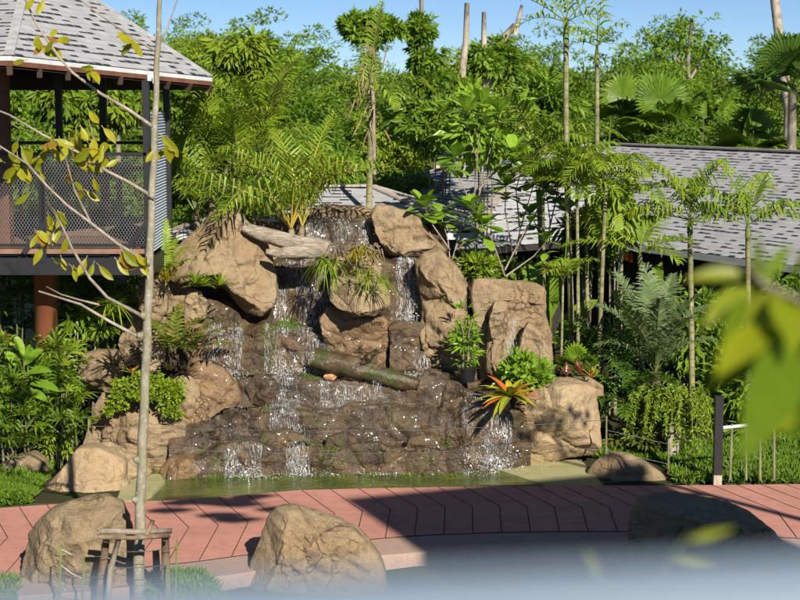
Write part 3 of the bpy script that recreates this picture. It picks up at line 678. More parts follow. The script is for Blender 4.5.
# --- boulders
B = [
 ('big smooth tan boulder forming the upper left shoulder of the waterfall', [(166, 268), (172, 250), (184, 238), (198, 226), (208, 212), (226, 209), (240, 214), (250, 226), (266, 240), (274, 262), (278, 290), (274, 308), (262, 316), (248, 313), (238, 305), (226, 292), (206, 287), (186, 283), (172, 280)], 21.9, .75, 'rock', 3, 7, 1.1, {'planes': [((.5, -.85, .1), .62), ((-.4, -.6, .7), .62), ((-.2, -.7, -.7), .66), ((.75, -.6, .2), .74)]}),
 ('long low tan rock capping the back of the top pool', [(304, 224), (308, 210), (322, 204), (345, 205), (364, 206), (372, 210), (372, 224), (340, 226)], 23.6, .35, 'rock', 5, 3, .7, {}),
 ('large slab-like tan boulder on the upper right of the waterfall', [(371, 216), (375, 203), (392, 206), (408, 211), (420, 218), (430, 232), (447, 250), (440, 258), (424, 257), (404, 256), (390, 256), (382, 246), (374, 232)], 22.7, .5, 'rock', 8, 4, .9, {}),
 ('angular tan boulder jutting out at the right shoulder of the fall', [(414, 262), (424, 252), (440, 248), (454, 262), (466, 278), (471, 292), (468, 308), (456, 313), (442, 309), (428, 312), (420, 300)], 21.9, .6, 'rock', 12, 7, 1.1, {'planes': [((-.5, -.8, -.2), .55), ((.6, -.7, .4), .6)]}),
 ('upright tan rock column under the jutting right shoulder boulder', [(421, 300), (446, 300), (467, 308), (468, 334), (465, 358), (456, 374), (438, 377), (425, 366), (419, 335)], 21.75, .5, 'rock', 15, 6, 1.2, {}),
 ('tall tan rock wall with a thin water channel at the right end', [(470, 292), (473, 279), (486, 277), (510, 279), (534, 282), (546, 288), (547, 312), (552, 336), (554, 366), (548, 390), (520, 392), (492, 390), (480, 380), (476, 345), (472, 315)], 21.6, .5, 'rock', 18, 5, 1.1, {}),
 ('broad flat-topped tan boulder at the right foot with leaf shadows', [(510, 410), (520, 398), (538, 386), (560, 379), (584, 380), (597, 388), (601, 420), (600, 446), (592, 454), (568, 459), (540, 465), (518, 468), (511, 450)], 20.65, .55, 'rock_pale', 21, 5, .75, {'nexp': 3.6}),
 ('rounded tan boulder hanging in the centre of the falls', [(327, 290), (332, 278), (346, 276), (366, 281), (384, 283), (392, 297), (389, 308), (374, 316), (354, 315), (338, 308), (329, 300)], 21.5, .5, 'rock', 24, 5, .9, {}),
 ('small pale rock holding grassy tufts above the hanging boulder', [(330, 272), (336, 258), (352, 252), (372, 256), (382, 268), (380, 284), (360, 288), (340, 284)], 21.95, .4, 'rock_pale', 27, 5, 1.1, {}),
 ('square wet tan rock below the hanging boulder', [(318, 318), (326, 308), (350, 309), (376, 312), (388, 320), (391, 342), (388, 364), (366, 370), (340, 362), (326, 350)], 21.75, .4, 'rock_damp', 30, 4, .9, {'nexp': 3.4}),
 ('grey speckled flat block under the narrow right fall', [(388, 326), (396, 321), (416, 321), (431, 325), (432, 350), (430, 378), (408, 380), (390, 377)], 21.7, .3, 'rock_wet', 33, 3, .7, {'nexp': 4}),
 ('humped wet tan rock below the left fall', [(182, 385), (188, 368), (198, 360), (212, 361), (224, 368), (238, 384), (242, 400), (232, 412), (222, 432), (206, 446), (190, 440), (182, 412)], 20.85, .4, 'rock_damp', 36, 4, 1.2, {}),
 ('narrow tan rock beside the left edge of the left fall', [(186, 300), (196, 296), (204, 312), (206, 335), (202, 362), (192, 372), (184, 350), (182, 322)], 21.2, .35, 'rock_damp', 37, 5, 1.2, {}),
 ('small rounded tan rock under the yellow bromeliads', [(182, 300), (187, 292), (200, 291), (208, 300), (206, 318), (194, 322), (184, 314)], 21.0, .25, 'rock_pale', 39, 4, 1, {}),
 ('short capped tan rock behind the slim tree trunk', [(138, 290), (142, 277), (155, 272), (166, 275), (168, 290), (168, 312), (160, 324), (144, 320), (138, 306)], 21.1, .35, 'rock', 42, 6, 1.1, {}),
 ('shaded brown rock behind the short capped rock', [(118, 345), (124, 325), (132, 308), (144, 304), (150, 320), (150, 350), (140, 372), (124, 372)], 21.5, .4, 'rock_grey', 43, 6, 1.1, {}),
 ('pale rotten rock clump among the ferns by the slim trunk', [(136, 335), (146, 326), (160, 330), (166, 345), (164, 364), (152, 372), (140, 362)], 20.7, .25, 'rock_pale', 44, 8, 1.8, {}),
 ('blocky tan boulder at the left end beside the undergrowth', [(78, 365), (82, 354), (96, 351), (114, 350), (122, 356), (122, 374), (118, 388), (104, 392), (88, 390), (78, 380)], 20.9, .4, 'rock', 45, 6, .9, {'nexp': 3.2}),
 ('reddish leaning rock below the blocky left boulder', [(84, 444), (88, 424), (96, 402), (104, 390), (116, 398), (118, 420), (114, 440), (100, 450)], 20.5, .3, 'rock', 47, 6, 1, {}),
 ('stepped tan boulder left of the pond behind the slim trunk', [(110, 448), (116, 428), (120, 408), (132, 398), (150, 398), (164, 404), (178, 416), (188, 424), (186, 440), (184, 460), (170, 474), (150, 480), (128, 474), (112, 462)], 20.35, .5, 'rock', 48, 6, 1.3, {'nexp': 4.0, 'planes': [((.1, -.5, .86), .66)]}),
 ('low brown wet rock at the left edge of the pond', [(156, 486), (160, 468), (170, 457), (188, 455), (202, 463), (214, 474), (216, 484), (200, 489), (176, 491)], 19.95, .4, 'rock_damp', 51, 5, 1, {}),
 ('sloping pale boulder on the grass left of the path', [(34, 502), (48, 484), (64, 466), (76, 448), (96, 445), (114, 452), (126, 462), (128, 480), (138, 496), (128, 506), (90, 508), (54, 508)], 19.3, .55, 'rock_pale', 54, 6, 1, {}),
 ('low rounded boulder on the grass at the far left', [(-6, 476), (2, 464), (16, 456), (32, 453), (44, 460), (48, 472), (36, 482), (14, 488), (-4, 488)], 19.9, .45, 'rock_grey', 57, 4, .8, {}),
 ('low pointed brown boulder on the grass right of the pond apron', [(583, 490), (588, 474), (598, 462), (612, 454), (630, 455), (648, 463), (664, 475), (672, 490), (630, 494)], 19.72, .4, 'rock_grey', 60, 8, .9, {'planes': [((-.8, -.6, .1), .48), ((.3, -.7, .6), .55)]}),
 ('large craggy boulder in front of the path behind the tree stakes', [(12, 605), (18, 570), (24, 536), (38, 520), (54, 508), (80, 499), (104, 496), (122, 504), (131, 524), (136, 556), (138, 605), (76, 625)], 15.4, .55, 'rock_grey', 63, 8, 1, {'planes': [((-.8, -.6, .05), .60), ((.2, -.45, .87), .74), ((.75, -.6, .1), .72)]}),
 ('large chiselled brown boulder in the middle in front of the path', [(238, 600), (246, 572), (256, 545), (264, 522), (276, 511), (292, 509), (316, 515), (340, 523), (356, 530), (372, 544), (384, 562), (390, 600), (310, 620)], 15.6, .6, 'rock', 66, 9, .9, {'planes': [((-.78, -.62, .12), .52), ((.25, -.5, .8), .66), ((.5, -.8, .05), .66)]}),
 ('wide dark boulder in shade in front of the path on the right', [(624, 600), (629, 560), (631, 520), (640, 503), (656, 499), (678, 498), (706, 503), (736, 508), (762, 522), (782, 538), (798, 556), (806, 600), (710, 620)], 15.9, .7, 'rock_grey', 69, 8, 1, {'planes': [((-.75, -.65, .0), .60), ((.15, -.45, .88), .62)]}),
]
for lab, pts, Y, T, mat, seed, fac, amp, kw in B:
    rock(lab, pts, Y, T, mat, seed, fac, amp, **kw)
rock('rounded pillar of tan rock standing against the right rock wall', [(484, 372), (486, 340), (489, 312), (495, 300), (508, 302), (509, 318), (504, 345), (500, 374), (492, 384)], 21.42, .28, 'rock', 84, 5, 1.3)
rock('flat overhanging lip of tan rock topping the right rock wall', [(472, 296), (476, 281), (500, 279), (532, 284), (547, 291), (545, 306), (520, 302), (498, 300)], 21.58, .24, 'rock', 85, 6, 1.4)
rock('bulging brown rock right of the trickle on the right rock wall', [(517, 362), (520, 336), (528, 322), (540, 330), (550, 352), (553, 376), (536, 388), (520, 382)], 21.2, .3, 'rock', 86, 5, .8)
rock('tan ledge rock filling the flank between the lime bush and the left fall', [(160, 404), (172, 380), (188, 372), (200, 386), (204, 412), (200, 440), (186, 454), (166, 448)], 20.65, .35, 'rock', 87, 6, 1.2)
rock('tan step of rock under the blocky left boulder', [(100, 440), (104, 412), (116, 398), (134, 400), (140, 420), (134, 452), (112, 456)], 20.45, .35, 'rock', 88, 6, 1.2)
rock('sloping tan slab between the pale grass boulder and the pond edge', [(66, 470), (80, 448), (108, 443), (134, 456), (152, 474), (148, 484), (122, 492), (84, 490)], 19.75, .42, 'rock_pale', 89, 6, 1.1, planes=[((-.2, -.6, .75), .6)])
# tan infill behind the boulders, so the hill has a body
rock('broad tan rock mass behind the top left boulder', [(160, 300), (176, 262), (210, 236), (250, 226), (290, 236), (300, 262), (290, 300), (230, 320)], 22.9, .45, 'rock', 72, 4, 1, name='boulder')
rock('brown rock mass between right shoulder and right rock wall', [(440, 330), (452, 300), (470, 300), (484, 312), (486, 350), (484, 386), (450, 388), (438, 364)], 22.1, .3, 'rock_grey', 75, 4, 1)
rock('small stone on the rim beside the potted plant', [(492, 400), (500, 396), (512, 398), (516, 404), (508, 409), (496, 408)], 20.3, .12, 'rock_pale', 76, 3, .5, name='stone', cat='stone', sub=4)
rock('reddish stone under the pink bromeliads', [(563, 388), (570, 378), (590, 377), (604, 386), (604, 396), (580, 396)], 20.9, .25, 'rock', 77, 5, 1, name='stone', cat='stone', sub=5)
rock('bright orange stone wedged under the mossy log', [(323, 377), (327, 371), (335, 371), (338, 376), (334, 380), (326, 380)], 21.2, .06, 'orange_stone', 78, 6, .8, name='stone', cat='stone', sub=4)
rock('tiny orange pebble right of the orange stone by the log', [(343, 379), (345, 376), (349, 377), (349, 380), (345, 381)], 21.2, .025, 'orange_stone', 79, 3, .5, name='stone', cat='stone', sub=3)
rock('deep shaded brown rock mass behind the ferns at the left end', [(112, 380), (118, 330), (134, 296), (170, 276), (200, 290), (204, 340), (200, 400), (150, 420), (116, 410)], 21.9, .35, 'rock_grey', 81, 5, 1.2)
rock('brown rock mass behind the lime bush left of the falls', [(96, 440), (104, 398), (130, 380), (176, 378), (196, 392), (204, 430), (196, 462), (130, 470)], 20.95, .4, 'rock_grey', 82, 5, 1.2)
# --- stream of the right rock wall and of the wet square rock
w2 = thing('water_trickle', at(512, 380, 21.0), 'narrow white trickle running down the right rock wall', 'water')
mb = MB()
for _ in range(260):
    s = rng.random(); px = 515 - 8 * s + rng.gauss(0, 1.8 + 1.6 * s); py = 318 + 52 * s
    drop(mb, at(px, py, 21.13 - .05 * s + rng.uniform(-.04, .02)), (rng.uniform(-.1, .1), 0, 1), rng.uniform(.02, .06), rng.uniform(.002, .004))
mb.build('water_stream', M['foam'], w2)['kind'] = 'stuff'
# --- logs
def logmesh(pts, rads, mat, n=18, amp=.25, rsc=(9, 9)):
    mb = MB(); P = [Vector(p) for p in pts]; out = []; N = 40; vs = []
    for i in range(N + 1):
        s = i / N * (len(P) - 1); k = min(len(P) - 2, int(s)); f = s - k
        f2 = f
        c = P[k].lerp(P[k + 1], f2); r = rads[k] * (1 - f2) + rads[k + 1] * f2
        d = (P[k + 1] - P[k]).normalized(); x = d.cross(Vector((0, 0, 1))).normalized(); y = d.cross(x)
        for j in range(n):
            a = 2 * PI * j / n
            q = Vector((math.cos(a) * 2.2, math.sin(a) * 2.2, i * .13))
            rr = r * (1 + amp * noise.noise(q) + amp * .5 * noise.noise(Vector((math.cos(a) * 5, math.sin(a) * 5, i * .06))))
            vs.append(c + (x * math.cos(a) + y * math.sin(a)) * rr)
    mb.add(vs, [(i * n + j, i * n + (j + 1) % n, (i + 1) * n + (j + 1) % n, (i + 1) * n + j) for i in range(N) for j in range(n)] + [tuple(range(n)), tuple(reversed(range(N * n, N * n + n)))])
    return mb
dw = thing('driftwood', at(288, 244, 21.6), 'weathered grey forked driftwood log lying across the top left fall', 'log')
logmesh([at(244, 228, 21.75), at(262, 234, 21.7), at(285, 241, 21.65), at(308, 246, 21.6), at(330, 250, 21.6)], [.07, .10, .11, .135, .125], 'drift').build('log', M['drift'], dw, smooth=True)
logmesh([at(266, 252, 21.5), at(282, 253.5, 21.5), at(300, 252, 21.52), at(320, 250, 21.6)], [.035, .075, .10, .10], 'drift').build('log_fork', M['drift'], dw, smooth=True)
ml = thing('mossy_log', at(366, 372, 21.2), 'dark mossy log lying aslant on the middle ledge of the falls', 'log')
t = NT('mossy_bark'); p = t.pos()
c = t.mix(t.ramp(t.noise(p, 9, 6), [(.4, 0), (.65, 1)]), (.045, .029, .015), (.105, .065, .03)); c = t.mix(t.ramp(t.noise(p, 3.4, 6, .6, .8), [(.47, 0), (.58, .85)]), c, (.038, .052, .007))
c = t.mix(t.ramp(t.noise(p, 4.1, 5, .7, .5), [(.66, 0), (.70, .7)]), c, (.22, .155, .10))
M['mossbark'] = t.done(t.princ(c, .45, t.bump(t.noise(p, 24, 6), .8, .02), .5, 0, .25))
logmesh([at(314, 359, 21.25), at(335, 363, 21.2), at(360, 369, 21.15), at(390, 378, 21.1), at(419, 385, 21.05)], [.135, .145, .15, .125, .085], 'm', amp=.32).build('log', M['mossbark'], ml, smooth=True)
logmesh([at(362, 364, 21.1), at(370, 356, 21.0), at(377, 350, 20.95)], [.05, .05, .03], 'm', amp=.5).build('branch_stub', M['mossbark'], ml, smooth=True)
# ================================================================== BUILDINGS
M['palepanel'] = plain('pale_blue_grey_metal', (.46, .52, .58), .5, .4, 0, .08)
M['ridgegrey'] = plain('grey_ridge_tiles', (.36, .36, .37), .9)
def roof_plane(mb, P, udir=None, mat=0, tint=.5):
    """planar roof polygon with shingle UVs in metres; the first edge is the eave"""
    P = [Vector(p) for p in P]; e = (P[1] - P[0]).normalized(); nrm = e.cross(P[-1] - P[0]).normalized(); v = nrm.cross(e)
    if v.z < 0: v = -v
    if mb.uv is None: mb.uv = []
    mb.add(P, [tuple(range(len(P)))], tint, mat)
    mb.uv.append([((p - P[0]).dot(e) + 31.7 * len(mb.uv), (p - P[0]).dot(v)) for p in P])
def hip_roof(parent, eave, ridge, thick=.10, fascia='white'):
    """eave: 4 corners going round (front-left, front-right, back-right, back-left); ridge: 2 points (left, right)"""
    E = [Vector(p) for p in eave]; A, B_ = [Vector(p) for p in ridge]
    mb = MB(); roof_plane(mb, [E[0], E[1], B_, A]); roof_plane(mb, [E[1], E[2], B_]); roof_plane(mb, [E[2], E[3], A, B_]); roof_plane(mb, [E[3], E[0], A])
    r = mb.build('roof', M['shingle'], parent)
    mb = MB(); mb.bar(A + Vector((0, 0, .02)), B_ + Vector((0, 0, .02)), .22, .035)
    for e, q in ((E[0], A), (E[3], A), (E[1], B_), (E[2], B_)): mb.bar(e + Vector((0, 0, .015)), q + Vector((0, 0, .015)), .16, .03)
    mb.build('ridge_cap', M['ridge'], r)
    mb = MB(); dz = Vector((0, 0, -thick / 2 - .012))
    for i in range(4): mb.bar(E[i] + dz, E[(i + 1) % 4] + dz, .03, thick)
    mb.build('fascia', M[fascia], r)
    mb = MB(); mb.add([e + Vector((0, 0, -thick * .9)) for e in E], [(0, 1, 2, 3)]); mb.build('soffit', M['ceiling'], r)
    return r
def house(label, eave, ridge, inset=.9, posts=(), fascia='white'):
    E = [Vector(p) for p in eave]; c = sum(E, Vector()) / 4
    h = thing('house', (c.x, c.y, 0), label, 'house')
    hip_roof(h, eave, ridge, .10, fascia)
    W = [e + (c - e).normalized() * inset * 1.41 for e in E]
    mb = MB()
    for i in range(4):
        a, b = W[i].copy(), W[(i + 1) % 4].copy(); zt = a.z - .12; a.z = b.z = zt / 2
        mb.bar(a, b, .12, zt, up=(0, 0, 1))
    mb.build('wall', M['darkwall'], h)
    for px, Y in posts:
        p = at(px, 300, Y); mb = MB(); mb.bar((p.x, p.y, 0), (p.x, p.y, E[0].z - .11), .07); mb.build('post', M['teal'], h)
    return h
zr, ze = 3.72, 2.25
def zat(px, py, z): return gnd(px, py, z)
A_, Bq = zat(591, 143.5, zr), zat(800, 152.3, zr)
u = (Bq - A_).normalized(); Bq = A_ + u * 15
f0 = zat(790, 265, ze); nrm_ = Vector((u.y, -u.x, 0)); nrm_ = nrm_ if nrm_.y < 0 else -nrm_
hw = (f0 - A_).dot(nrm_)
def along(s, side, z): q = A_ + u * s + nrm_ * side; return Vector((q.x, q.y, z))
house('low building with long grey shingle roof behind the palms on the right', [along(-2.6, hw, ze), along(17.6, hw, ze), along(17.6, -hw, ze), along(-2.6, -hw, ze)], [A_, Bq], 1.0, [(620, 26.5), (778, 24.6), (738, 25.2), (690, 25.9)])
zr2, ze2 = 3.55, 2.2
A2 = zat(497, 157.5, zr2); u2 = (zat(640, 163, zr2) - A2).normalized(); B2_ = A2 + u2 * .9; n2_ = Vector((u2.y, -u2.x, 0)); n2_ = n2_ if n2_.y < 0 else -n2_
def al2(s, side, z): q = A2 + u2 * s + n2_ * side; return Vector((q.x, q.y, z))
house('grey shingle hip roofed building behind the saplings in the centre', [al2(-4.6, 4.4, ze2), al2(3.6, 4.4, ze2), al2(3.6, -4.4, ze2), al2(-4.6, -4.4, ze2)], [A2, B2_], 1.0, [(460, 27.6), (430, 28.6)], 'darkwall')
zr3 = 3.3
A3, B3 = zat(285, 187, zr3), zat(372, 186.5, zr3)
house('small grey shingle roof seen just above the top of the waterfall', [(A3.x - 1.6, A3.y - 2.0, 2.72), (B3.x + 1.6, B3.y - 2.0, 2.72), (B3.x + 1.6, B3.y + 2.0, 2.72), (A3.x - 1.6, A3.y + 2.0, 2.72)], [A3, B3], .8)
# orange thing under the right roof, between the trunks
# ------------------------------------------------------------------ raised pavilion on the left
pv = thing('pavilion', at(40, 400, 22), 'raised open pavilion with grey shingle roof and mesh railing at the left', 'pavilion')
YF = 20.0
xr = at(147, 200, YF).x; zd = at(100, 249, YF).z; zrail = at(100, 154, YF).z; xl = -8.2
def zpx(py, Y): return at(0, py, Y).z
# roof: a many sided hip seen at one corner
C0 = at(9, 55, 17.6); C1 = at(211, 77, 21.6); ap = Vector((-5.1, 22.6, at(0, -42, 22.6).z)); CL = Vector((-9.6, 19.4, C0.z)); C2 = Vector((-3.4, 27.2, C1.z)); C3 = Vector((-8.5, 27.5, C1.z))
mb = MB(); roof_plane(mb, [C0, C1, ap]); roof_plane(mb, [CL, C0, ap]); roof_plane(mb, [C1, C2, ap]); roof_plane(mb, [C2, C3, ap]); roof_plane(mb, [C3, CL, ap])
rf = mb.build('roof', M['shingle'], pv)
mb = MB()
for c in (C0, C1, C2, CL): mb.bar(c + Vector((0, 0, .012)), ap + Vector((0, 0, .012)), .11, .02)
mb.build('ridge_cap', M['ridgegrey'], rf)
mb = MB(); mb2 = MB()
for a, b in ((CL, C0), (C0, C1), (C1, C2), (C2, C3)):
    mb.bar(a + Vector((0, 0, -.035)), b + Vector((0, 0, -.035)), .035, .05); mb2.bar(a + Vector((0, .0, -.088)), b + Vector((0, .0, -.088)), .03, .052)
mb.build('gutter', M['white'], rf); mb2.build('fascia', M['wood'], rf)
mb = MB(); dz = Vector((0, 0, -.14)); ring = [CL, C0, C1, C2, C3]
low = ap + Vector((0, 0, -.3))
for i in range(5): mb.add([ring[i] + dz, ring[(i + 1) % 5] + dz, low], [(0, 2, 1)])
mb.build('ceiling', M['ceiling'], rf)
mb = MB()
for a in np.linspace(0, 1, 9):
    p = C0.lerp(C1, a) + dz * 1.2; mb.bar(p, p.lerp(low, .9) + dz * .2, .06, .10)
for k in (.22, .5):
    for i in range(4): mb.bar(ring[i].lerp(low, k) + dz * 1.5, ring[i + 1].lerp(low, k) + dz * 1.5, .08, .14)
mb.build('rafter', M['ceiling'], rf)
# deck
XB = at(167, 200, 21.7).x; YB = 25.5; XBB = at(158, 200, YB).x
mb = MB(); mb.add([(xl, YF, zd), (xr, YF, zd), (XB, 21.7, zd), (XBB, YB, zd), (xl, YB, zd)] + [(xl, YF, zd - .06), (xr, YF, zd - .06), (XB, 21.7, zd - .06), (XBB, YB, zd - .06), (xl, YB, zd - .06)], [(0, 1, 2, 3, 4), (0, 5, 6, 1), (1, 6, 7, 2), (2, 7, 8, 3), (9, 8, 7, 6, 5)])
mb.build('deck', M['board'], pv)
zb0, zb1 = zpx(275, YF), zpx(258, YF)
mb = MB(); mb.bar((xl, YF + .06, (zb0 + zb1) / 2), (xr + .02, YF + .06, (zb0 + zb1) / 2), .12, zb1 - zb0); mb.bar((xr, YF + .06, (zb0 + zb1) / 2), (XB, 21.75, (zb0 + zb1) / 2), .1, zb1 - zb0)
mb.bar((xl, YF + .05, zd - .035), (xr + .02, YF + .05, zd - .035), .06, .065)
mb.build('edge_beam', M['steel'], pv)
mb = MB(); zz = (zd - .07 + zb1) / 2
for x_ in np.arange(xl, xr, 1.15): mb.box((x_, YF + .12, zz), (.12, .1, .11))
for x_ in np.arange(xl, xr, .8): mb.bar((x_, YF + .2, zb1 - .1), (x_, YB, zb1 - .1), .08, .16)
mb.build('joist', M['steel'], pv)
mb = MB(); mb.bar((xl, YF + .28, zz), (xr, YF + .28, zz), .02, .05); mb.build('pale_strip', M['panel'], pv)
def post(px, Y, w, py0, py1, mat):
    p = at(px, 150, Y); mb = MB(); mb.bar((p.x, Y, zpx(py1, Y)), (p.x, Y, zpx(py0, Y)), w); return mb.build('post', M[mat], pv)
post(147, YF + .02, .085, 80, 262, 'steel'); post(167.5, 21.7, .085, 83, 262, 'steel'); post(104, 23.6, .10, 62, 235, 'steel'); post(41, YF + .03, .08, 150, 262, 'steel'); post(1, 20.5, .22, 58, 262, 'wood'); post(60, 24.8, .10, 60, 235, 'steel')
for x_, s in ((at(41, 0, YF).x, -1), (xr, -1)):
    mb = MB(); mb.bar((x_, YF + .0, zd + .35), (x_ + s * .30, YF - .02, zd - .05), .05, .06); mb.build('brace', M['steel'], pv)
# railing
rl = MB(); rl.bar((xl, YF, zrail), (xr, YF, zrail), .045, .04); rl.bar((xl, YF, zd + .05), (xr, YF, zd + .05), .04, .035)
for x_ in np.arange(xl + .3, xr, 1.7): rl.bar((x_, YF, zd), (x_, YF, zrail), .035)
rail = rl.build('railing', M['steel'], pv)
rl = MB(); rl.bar((xl, YB - .2, zrail), (XBB, YB - .2, zrail), .05, .05); rl.bar((xl, YB - .2, zrail - .4), (XBB, YB - .2, zrail - .4), .12, .06)
for x_ in (-7.2, -6.0, -4.9): rl.bar((x_, YB - .2, zd), (x_, YB - .2, zrail), .05)
rl.build('back_railing', M['steel'], pv)
def lattice(P0, P1, z0, z1, s=.040, hgt=.062, r=.0032):
    """expanded metal mesh between two points"""
    P0, P1 = Vector(P0), Vector(P1); d = P1 - P0; L = d.length; d.normalize(); mb = MB()
    nseg = int((z1 - z0) / (hgt / 2))
    for k in range(int(L / s) + 1):
        for sg in (1, -1):
            pts = []
            for i in range(nseg + 1):
                a = k * s + (s / 2 if (i % 2) else 0) * sg
                q = P0 + d * min(max(a, 0), L); pts.append(Vector((q.x, q.y, z0 + (z1 - z0) * i / nseg)))
            nn = Vector((0, -1, 0)); V_ = []
            for q in pts: V_ += [q - d * r, q + d * r]
            mb.add(V_, [(2 * i, 2 * i + 1, 2 * i + 3, 2 * i + 2) for i in range(nseg)])
    return mb
lattice((xl + 2.5, YF - .01, 0), (xr, YF - .01, 0), zd + .02, zrail - .02).build('mesh_infill', M['meshwire'], rail)
# side screen of grey corrugated metal
mb = MB(); a, b = Vector((xr + .04, YF + .12, 0)), Vector((XB, 21.62, 0)); z0, z1 = zpx(250, 20.5), zpx(112, 20.8); N = 46; vs = []
dd = (b - a).normalized(); nn = Vector((dd.y, -dd.x, 0))
for i in range(N * 2 + 1):
    z = z0 + (z1 - z0) * i / (N * 2); o_ = nn * (.014 if i % 2 else -.014)
    vs += [a + o_ + Vector((0, 0, z)), b + o_ + Vector((0, 0, z))]
mb.add(vs, [(2 * i, 2 * i + 1, 2 * i + 3, 2 * i + 2) for i in range(N * 2)]); mb.build('corrugated_screen', M['palepanel'], pv)
mb = MB(); p = at(152, 78, YF); mb.box(p, (.10, .09, .07)); mb.bar(p + Vector((.04, -.05, -.01)), p + Vector((.06, -.14, -.04)), .06); mb.build('floodlight', M['white'], pv)
# support column and fence below the deck
mb = MB(); p = at(46.5, 330, 20.9); mb.tube([(p.x, 20.9, -.1), (p.x, 20.9, 1.0), (p.x, 20.9, zb1 - .2)], .152, 28); mb.build('support_column', M['terracotta'], pv, smooth=True)
for px, Y in ((178, 24.5), (-40, 24)):
    p = at(px, 330, Y); mb = MB(); mb.tube([(p.x, Y, -.1), (p.x, Y, zb1 - .2)], .15, 20); mb.build('support_column', M['terracotta'], pv, smooth=True)
wl = thing('wall', at(30, 400, 26.5), 'cream wall seen through the gap under the pavilion deck', 'wall')
mb = MB(); p = at(10, 400, 26.5); mb.box((p.x - .6, 26.5, 1.3), (5.2, .15, 2.7)); mb.build('wall_panel', M['cream'], wl)
fn = thing('wire_fence', at(30, 400, 24.6), 'dark chain link fence with posts under the pavilion deck', 'fence')
lattice(at(-20, 300, 24.6), at(110, 300, 24.6), .2, 2.1, .09, .16, .004).build('mesh_infill', M['wire'], fn)
for px in (10, 22, 37, 62):
    p = at(px, 300, 24.58); mb = MB(); mb.bar((p.x, p.y, 0), (p.x, p.y, 2.15), .05); mb.build('post', M['steel'], fn)
# ------------------------------------------------------------------ unseen block, added only to cast the shade strip across the path
blk_c = Vector((1.18, 19.2, 0)) + Vector((SUN_H.x, SUN_H.y, 0)) * 14.2
blk = thing('shade_block', blk_c, 'plain unseen block added to cast shade on the path', 'shade caster')
ang = math.atan2(SUN_H.y, SUN_H.x) + PI / 2; Rz = Matrix.Rotation(ang, 3, 'Z'); ht = 14.2 * math.tan(SUN_EL)
mb = MB(); mb.box(blk_c + Vector((0, 0, ht / 2)) + Vector((SUN_H.x, SUN_H.y, 0)) * 1.2, (3.75, 2.4, ht - .2), Rz); mb.build('wall', M['cream'], blk)  # body of the added shade caster, sized to the shadow strip
mb = MB(); mb.box(blk_c + Vector((0, 0, ht - .06)) + Vector((SUN_H.x, SUN_H.y, 0)) * 1.2, (3.9, 2.6, .12), Rz); mb.build('block_cap', M['ridge'], blk)
# ------------------------------------------------------------------ viewing terrace rail close to the camera
tr = thing('terrace_railing', at(400, 640, .66), 'blurred blue grey terrace railing close up along the bottom edge', 'railing')
a, b = at(-120, 613, .60), at(920, 566, .66); mb = MB(); dz = Vector((0, 0, -.03))
mb.bar(a + dz, b + dz, .05, .06); mb.build('handrail', M['bluerail'], tr)
mb = MB(); mb.bar(a + Vector((0, 0, -.26)), b + Vector((0, 0, -.26)), .03, .03); mb.build('lower_rail', M['bluerail'], tr)
for s in (.02, .98):
    q = a.lerp(b, s); mb = MB(); mb.bar(q + Vector((0, 0, -1.0)), q + Vector((0, 0, -.06)), .04); mb.build('post', M['bluerail'], tr)
# ================================================================== FOREST
GF = 'trees of the forest behind the buildings'
def tree_proto(name, mat, rad, h, ncl, per, L, W, seed, droop, bark='bark_grey', rc=.24):
    r_ = random.Random(seed); t_ = thing(name, (0, 0, 0), None, 'tree'); mb = MB()
    mb.tube([(0, 0, -.2), (.05, .02, h * .35), (-.06, .08, h * .6), (0, 0, h * .92)], [.13, .11, .08, .02], 8, 0, .5)
    for k in range(9):
        a = r_.uniform(0, 2 * PI); z = h * r_.uniform(.3, .8); rr = rad[0] * r_.uniform(.5, .9)
        mb.tube([(0, 0, z), (math.cos(a) * rr * .5, math.sin(a) * rr * .5, z + .25 * rr), (math.cos(a) * rr, math.sin(a) * rr, z + .7 * rr)], [.055, .035, .012], 5, 0, .5)
    mb.build('trunk', M[bark], t_, smooth=True)
    mb = MB(); cloud(mb, (0, 0, h - rad[2]), rad, ncl, per, L, W, r_, droop, rc); mb.build('crown', M[mat], t_)
    return t_, h
PROT = [tree_proto('forest_tree', 'forest', (1.9, 1.9, 2.9), 7, 190, 100, .165, .07, 1, .5, rc=.2), tree_proto('forest_tree', 'forest', (1.6, 1.6, 3.1), 7, 200, 95, .155, .06, 2, .3, rc=.17),
        tree_proto('forest_tree', 'forest_lime', (1.8, 1.8, 2.7), 7, 190, 95, .165, .07, 3, .6, rc=.2), tree_proto('forest_tree', 'forest_dark', (1.9, 1.9, 2.9), 7, 160, 115, .175, .075, 4, .7, rc=.2)]
SKY = [(-60, 20), (105, 22), (128, 10), (150, 28), (200, 12), (240, 9), (262, 12), (300, 22), (322, 48), (350, 42), (400, 46), (440, 42), (500, 30), (560, 42), (620, 44), (660, 25), (690, 18), (712, 48), (730, 62), (745, 46), (770, 36), (860, 30)]
used = [False] * 4
LABF = ['dense green forest tree in the mass of foliage behind the buildings', 'feathery green forest tree with small leaves behind the buildings', 'yellow green forest tree in the mass of foliage behind the buildings', 'dark green forest tree in the mass of foliage behind the buildings']
def plant_tree(k, px, ytop, Y, r_):
    top = at(px, ytop, Y); s = top.z / PROT[k][1]; sx = s * r_.uniform(.9, 1.2)
    base = (top.x, Y, -.05); sc = (sx, sx, s)
    if not used[k]:
        o = PROT[k][0]; used[k] = True; o.location = base; o.scale = sc
    else: o = copy_tree(PROT[k][0], base, r_.uniform(0, 6.28), sc)
    o['label'] = LABF[k]; o['group'] = GF
rf_ = random.Random(77)
